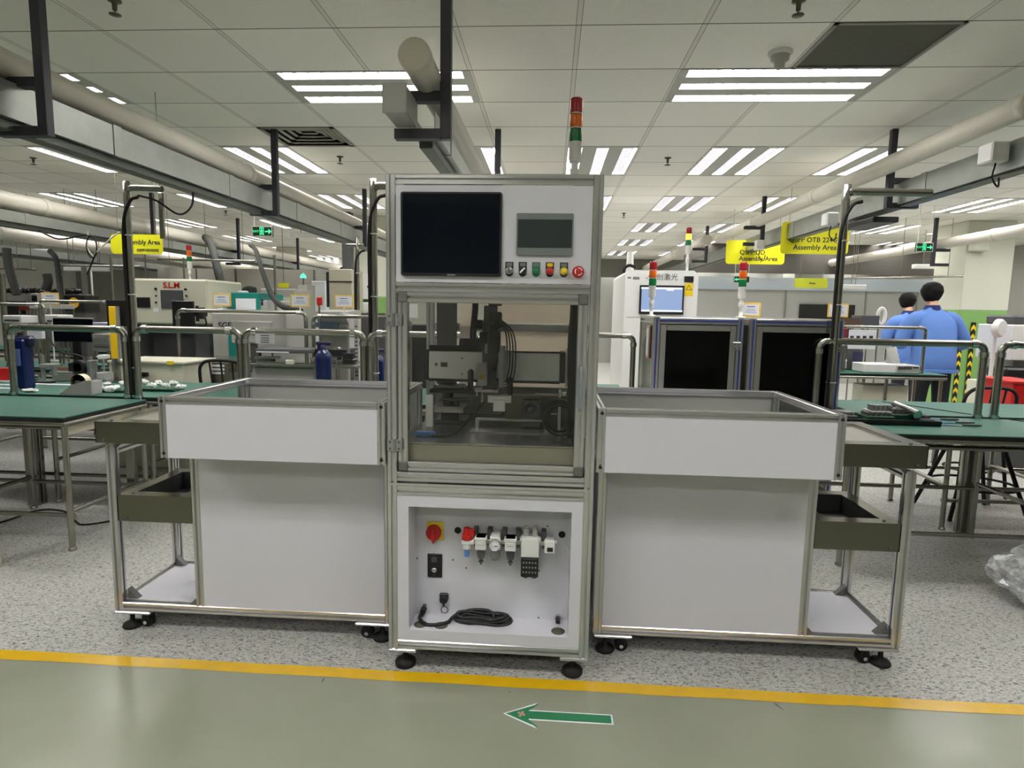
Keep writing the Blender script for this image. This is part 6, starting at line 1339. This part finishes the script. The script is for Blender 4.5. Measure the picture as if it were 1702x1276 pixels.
device('low metal fixture with white cap left of the yellow bar', 165, 4.55, [('base', SILV, 0, .16, 0, .035, 'box'), ('block', PANELG, .03, .07, .035, .05, 'box'), ('pin', MBLACK, -.04, .02, .035, .09, 'cyl'), ('cap', WHITE, .04, .05, .19, .03, 'box'), ('stem', SILV, .04, .014, .085, .105, 'cyl')])
device('grey block with black handle behind the brown box on the left bench', 108, 4.62, [('body', GREY, 0, .18, 0, .06, 'box'), ('rail', SILV, 0, .22, .06, .015, 'box'), ('handle', BLACK, .05, .03, .075, .07, 'cyl')])
device('small green and silver jig between the blue device and the slim silver stand', 56, 4.6, [('board', DGREEN, 0, .12, 0, .015, 'box'), ('post', SILV, -.03, .02, .015, .14, 'cyl'), ('knob', MBLACK, -.03, .04, .155, .03, 'cyl')])
tag(B().tube([P(80, 560, 'Y', 4.9)[:], P(100, 585, 'Y', 4.85)[:], P(130, 590, 'Y', 4.8)[:], P(150, 604, 'Y', 4.7)[:], (P(158, 618, 'Y', 4.66).x, 4.66, BT+.005)], .006, 6).build('loose_cable', MBLACK), 'loose black cable drooping behind the tape dispenser', 'cable')
for i, (px, Y, l_) in enumerate(((440, 5.15, 'dark metal fixture on the steel table under the paper notice'), (560, 5.25, 'chrome valve fixture on the steel table right of the single blue bottle'), (580, 5.2, 'black ribbed motor on the steel table beside the perforated post'))):
    zt = P(500, 606, 'Y', 5.0).z+.002
    device(l_, px, Y, [[('base', DGREY, 0, .16, 0, .03, 'box'), ('bar', SILV, .03, .20, .03, .02, 'box'), ('knob', BLACK, -.05, .05, .03, .05, 'cyl')], [('base', SILV, 0, .10, 0, .03, 'box'), ('wheel', CHROME, 0, .09, .05, .09, 'disc'), ('stem', SILV, .0, .02, .03, .04, 'cyl')], [('body', MBLACK, 0, .09, 0, .09, 'box'), ('fin', GREY, 0, .11, .03, .01, 'box'), ('shaft', SILV, 0, .02, .09, .05, 'cyl')]][i], zt)
# ------------------------------------------------------------ people
def skinned(name, m, verts, edges, root, parent, sub=2, origin=(0, 0, 0)):
    me = bpy.data.meshes.new(name); o_ = Vector(origin)
    me.from_pydata([tuple(Vector(v[:3])-o_) for v in verts], edges, []); me.materials.append(m)
    o = bpy.data.objects.new(name, me); COL.objects.link(o); o.parent = parent
    md = o.modifiers.new('skin', 'SKIN'); md.use_smooth_shade = True
    sv = me.skin_vertices[0].data if me.skin_vertices else None
    if sv is None:
        bm = bmesh.new(); bm.from_mesh(me); bm.verts.layers.skin.verify(); bm.to_mesh(me); bm.free(); sv = me.skin_vertices[0].data
    for i, v in enumerate(verts):
        sv[i].radius = (v[3], v[4]); sv[i].use_root = (i == root)
    s_ = o.modifiers.new('sub', 'SUBSURF'); s_.levels = sub; s_.render_levels = sub
    return o
def chain(verts, edges, start, pts):
    a = start
    for p_ in pts:
        verts.append(p_); edges.append((a, len(verts)-1)); a = len(verts)-1
    return a
def worker(label, X, Y, s, lean, headturn, pose):
    t = thing('person', label, 'person', (X, Y, 0))
    T = lambda x, y, z: (X+x*s, Y+y*s, z*s)
    def V(x, y, z, rx, ry): q_ = T(x, y, z); return (*q_, rx*s, ry*s)
    L = lean
    # body: pelvis 0, spine, neck, head
    v = [V(0, 0, .95, .15, .10)]; e_ = []
    ch = chain(v, e_, 0, [V(0, .02*L, 1.12, .12, .08), V(0, .05*L, 1.28, .12, .075), V(0, .08*L, 1.37, .09, .055), V(0, .10*L, 1.47, .052, .052), V(0+headturn*.01, .13*L, 1.54, .055, .055), V(headturn*.02, .16*L, 1.60, .080, .092), V(headturn*.025, .17*L, 1.66, .082, .098), V(headturn*.025, .17*L, 1.705, .05, .065)])
    sh_i = 3; hands = []
    for sg in (-1, 1):
        pr_ = pose[0 if sg < 0 else 1]
        a_ = chain(v, e_, sh_i, [V(sg*.14, .06*L, 1.345, .04, .04), V(sg*.20, .06*L, 1.30, .042, .042), V(*pr_[0], .042, .042), V(*pr_[1], .028, .030)])
        h_ = chain(v, e_, a_, [V(pr_[1][0]*.98-.01*sg, pr_[1][1]+.05, pr_[1][2]-.01, .034, .018)])
        bx_, by_, bz_ = pr_[1][0]*.98-.01*sg, pr_[1][1]+.05, pr_[1][2]-.01
        for k in range(4):
            fx = (k-1.5)*.018; ln = (.062, .072, .068, .052)[k]
            chain(v, e_, h_, [V(bx_+fx, by_+.045, bz_-.004, .0095, .0095), V(bx_+fx*1.05, by_+.045+ln*.5, bz_-.016, .0085, .0085), V(bx_+fx*1.05, by_+.045+ln*.8, bz_-.045, .0075, .0075)])
        chain(v, e_, h_, [V(bx_-sg*.034, by_+.01, bz_-.006, .010, .010), V(bx_-sg*.046, by_+.045, bz_-.02, .0085, .0085)])
    for sg in (-1, 1):
        chain(v, e_, 0, [V(sg*.09, 0, .86, .085, .09), V(sg*.10, .01, .50, .055, .06), V(sg*.105, 0, .28, .05, .055), V(sg*.105, -.01, .09, .036, .04), V(sg*.11, .03, .045, .038, .036), V(sg*.12, .13, .03, .035, .024)])
    body = skinned('body', SKIN, v, e_, 0, t, 2, (X, Y, 0))
    # face features: nose, ears
    hx_, hy_, hz_ = headturn*.022, .165*L, 1.63
    fa = -headturn*.6 if False else headturn*.55
    dx_, dy_ = math.sin(fa), math.cos(fa); sx_, sy_ = dy_, -dx_
    b = B(); c_ = T(hx_+dx_*.085, hy_+dy_*.085, hz_-.015); b.lathe([(.015*s, 0), (.012*s, .02*s), (.001, .03*s)], c_, (dx_, dy_, -.3), 10)
    b.build('nose', SKIN, t)
    for k in (-1, 1):
        c_ = T(hx_+sx_*.074*k, hy_+sy_*.074*k, hz_-.01); b = B(); b.loft([(c_[0], c_[1], c_[2]-.028*s, .006*s, .010*s), (c_[0], c_[1], c_[2]-.01*s, .010*s, .016*s), (c_[0], c_[1], c_[2]+.015*s, .011*s, .018*s), (c_[0], c_[1], c_[2]+.03*s, .006*s, .010*s)], 10); b.build('ear', SKIN, t)
    for k in (-1, 1):
        c_ = T(hx_+dx_*.083+sx_*.03*k, hy_+dy_*.083+sy_*.03*k, hz_+.01); b = B(); b.lathe([(.001, -.01*s), (.009*s, -.004*s), (.009*s, .003*s), (.001, .008*s)], c_, (dx_, dy_, 0), 10); b.build('eye', INK, t)
    c_ = T(hx_+dx_*.078, hy_+dy_*.078, hz_-.058); B().box(c_[0]-.018*s, c_[1]-.008*s, c_[2]-.004*s, c_[0]+.018*s, c_[1]+.008*s, c_[2]+.004*s, .002).build('mouth', mat('lip', S(160, 96, 84), .5), t)
    # hair cap, shifted to the back of the head
    hb_ = B(); secs = []
    for i in range(11):
        th = i/10*PI*.5; secs.append(((hx_-dx_*.014), (hy_-dy_*.014), hz_+.005+.105*math.sin(th), .101*max(.05, math.cos(th)**.8), .112*max(.05, math.cos(th)**.8)))
    secs = [(hx_-dx_*.05, hy_-dy_*.05, hz_-.095, .060, .045), (hx_-dx_*.045, hy_-dy_*.045, hz_-.07, .078, .066), (hx_-dx_*.034, hy_-dy_*.034, hz_-.035, .093, .086), (hx_-dx_*.024, hy_-dy_*.024, hz_-.01, .099, .098)]+secs
    ss = [(T(a0, a1, a2)[0], T(a0, a1, a2)[1], T(a0, a1, a2)[2], r0*s, r1*s) for a0, a1, a2, r0, r1 in secs]
    hb_.loft(ss, 24); hr = hb_.build('hair', HAIR, t)
    dsp = hr.modifiers.new('tufts', 'DISPLACE'); tx_ = bpy.data.textures.new('tufts', 'CLOUDS'); tx_.noise_scale = .02; dsp.texture = tx_; dsp.strength = .012
    # jacket: torso and sleeves
    jb = B(); sec = []
    for y_, z_, rx_, ry_ in ((0, .80, .205, .150), (0, .82, .215, .158), (.0, .95, .208, .150), (.02, 1.10, .205, .145), (.045, 1.24, .215, .140), (.065, 1.33, .212, .128), (.08, 1.385, .180, .108), (.09, 1.42, .135, .090), (.098, 1.45, .085, .072), (.10, 1.475, .066, .064)):
        c_ = T(0, y_*L, z_); n_ = 28; sec.append([(c_[0]+rx_*s*(1+.02*math.sin(5*a_+9*z_))*math.copysign(abs(math.cos(a_))**.82, math.cos(a_)), c_[1]+ry_*s*(1+.03*math.sin(4*a_+7*z_))*math.copysign(abs(math.sin(a_))**.82, math.sin(a_)), c_[2]) for a_ in [2*PI*k/n_ for k in range(n_)]])
    vs = [p_ for r_ in sec for p_ in r_]; jb.add(vs, [(j_*n_+i_, j_*n_+(i_+1) % n_, (j_+1)*n_+(i_+1) % n_, (j_+1)*n_+i_) for j_ in range(len(sec)-1) for i_ in range(n_)], True); jb.add(vs[:n_], [tuple(range(n_))])
    for k_, sg in enumerate((-1, 1)):
        pr_ = pose[k_]; e0, e1 = pr_
        jb.ttube([T(sg*.11, .075*L, 1.365), T(sg*.185, .06*L, 1.33), T((e0[0]*.4+sg*.225*.6), .06*L*.6+e0[1]*.4, 1.31*.6+e0[2]*.4), T(*e0), T((e0[0]+e1[0])/2, (e0[1]+e1[1])/2, (e0[2]+e1[2])/2), T(e1[0]*1.0, e1[1]-.03, e1[2])], [x_*s for x_ in (.075, .088, .078, .070, .060, .050)])
    jb.build('jacket', JACKET, t)
    B().box(T(0, 0, 0)[0]-.17*s, T(0, -.161, 0)[1], .80*s, T(0, 0, 0)[0]+.17*s, T(0, -.153, 0)[1], .835*s, .003).build('hem_band', JACKET, t)
    c_ = T(0, .10*L, 1.455); B().loft([(c_[0], c_[1], c_[2]-.03*s, .105*s, .088*s), (c_[0], c_[1], c_[2]+.01*s, .078*s, .074*s), (c_[0], c_[1], c_[2]+.04*s, .066*s, .066*s)], 20).build('collar', JACKD, t)
    # trousers
    v = [V(0, 0, .96, .155, .11)]; e_ = []
    chain(v, e_, 0, [V(0, 0, .88, .16, .12)])
    for sg in (-1, 1): chain(v, e_, 1, [V(sg*.10, 0, .78, .10, .10), V(sg*.115, .01, .50, .078, .082), V(sg*.12, 0, .25, .07, .075), V(sg*.12, -.01, .07, .06, .066)])
    skinned('trousers', TROUSER, v, e_, 0, t, 2, (X, Y, 0))
    for sg in (-1, 1): c_ = T(sg*.12, .05, 0); B().box(c_[0]-.05*s, c_[1]-.12*s, 0, c_[0]+.05*s, c_[1]+.15*s, .07*s, .025).build('shoe', MBLACK, t)
    return t
front = [[(-.29, .08, 1.10), (-.20, .31, 1.10)], [(.33, .07, 1.10), (.21, .31, 1.12)]]
worker('person in light blue work jacket seen from behind, the nearer and larger one', 4.06, 6.72, 1.015, 1.0, .9, front)
worker('person in a blue work jacket further back, half hidden by the nearer person', 4.74, 8.35, .985, 1.2, .9, front)
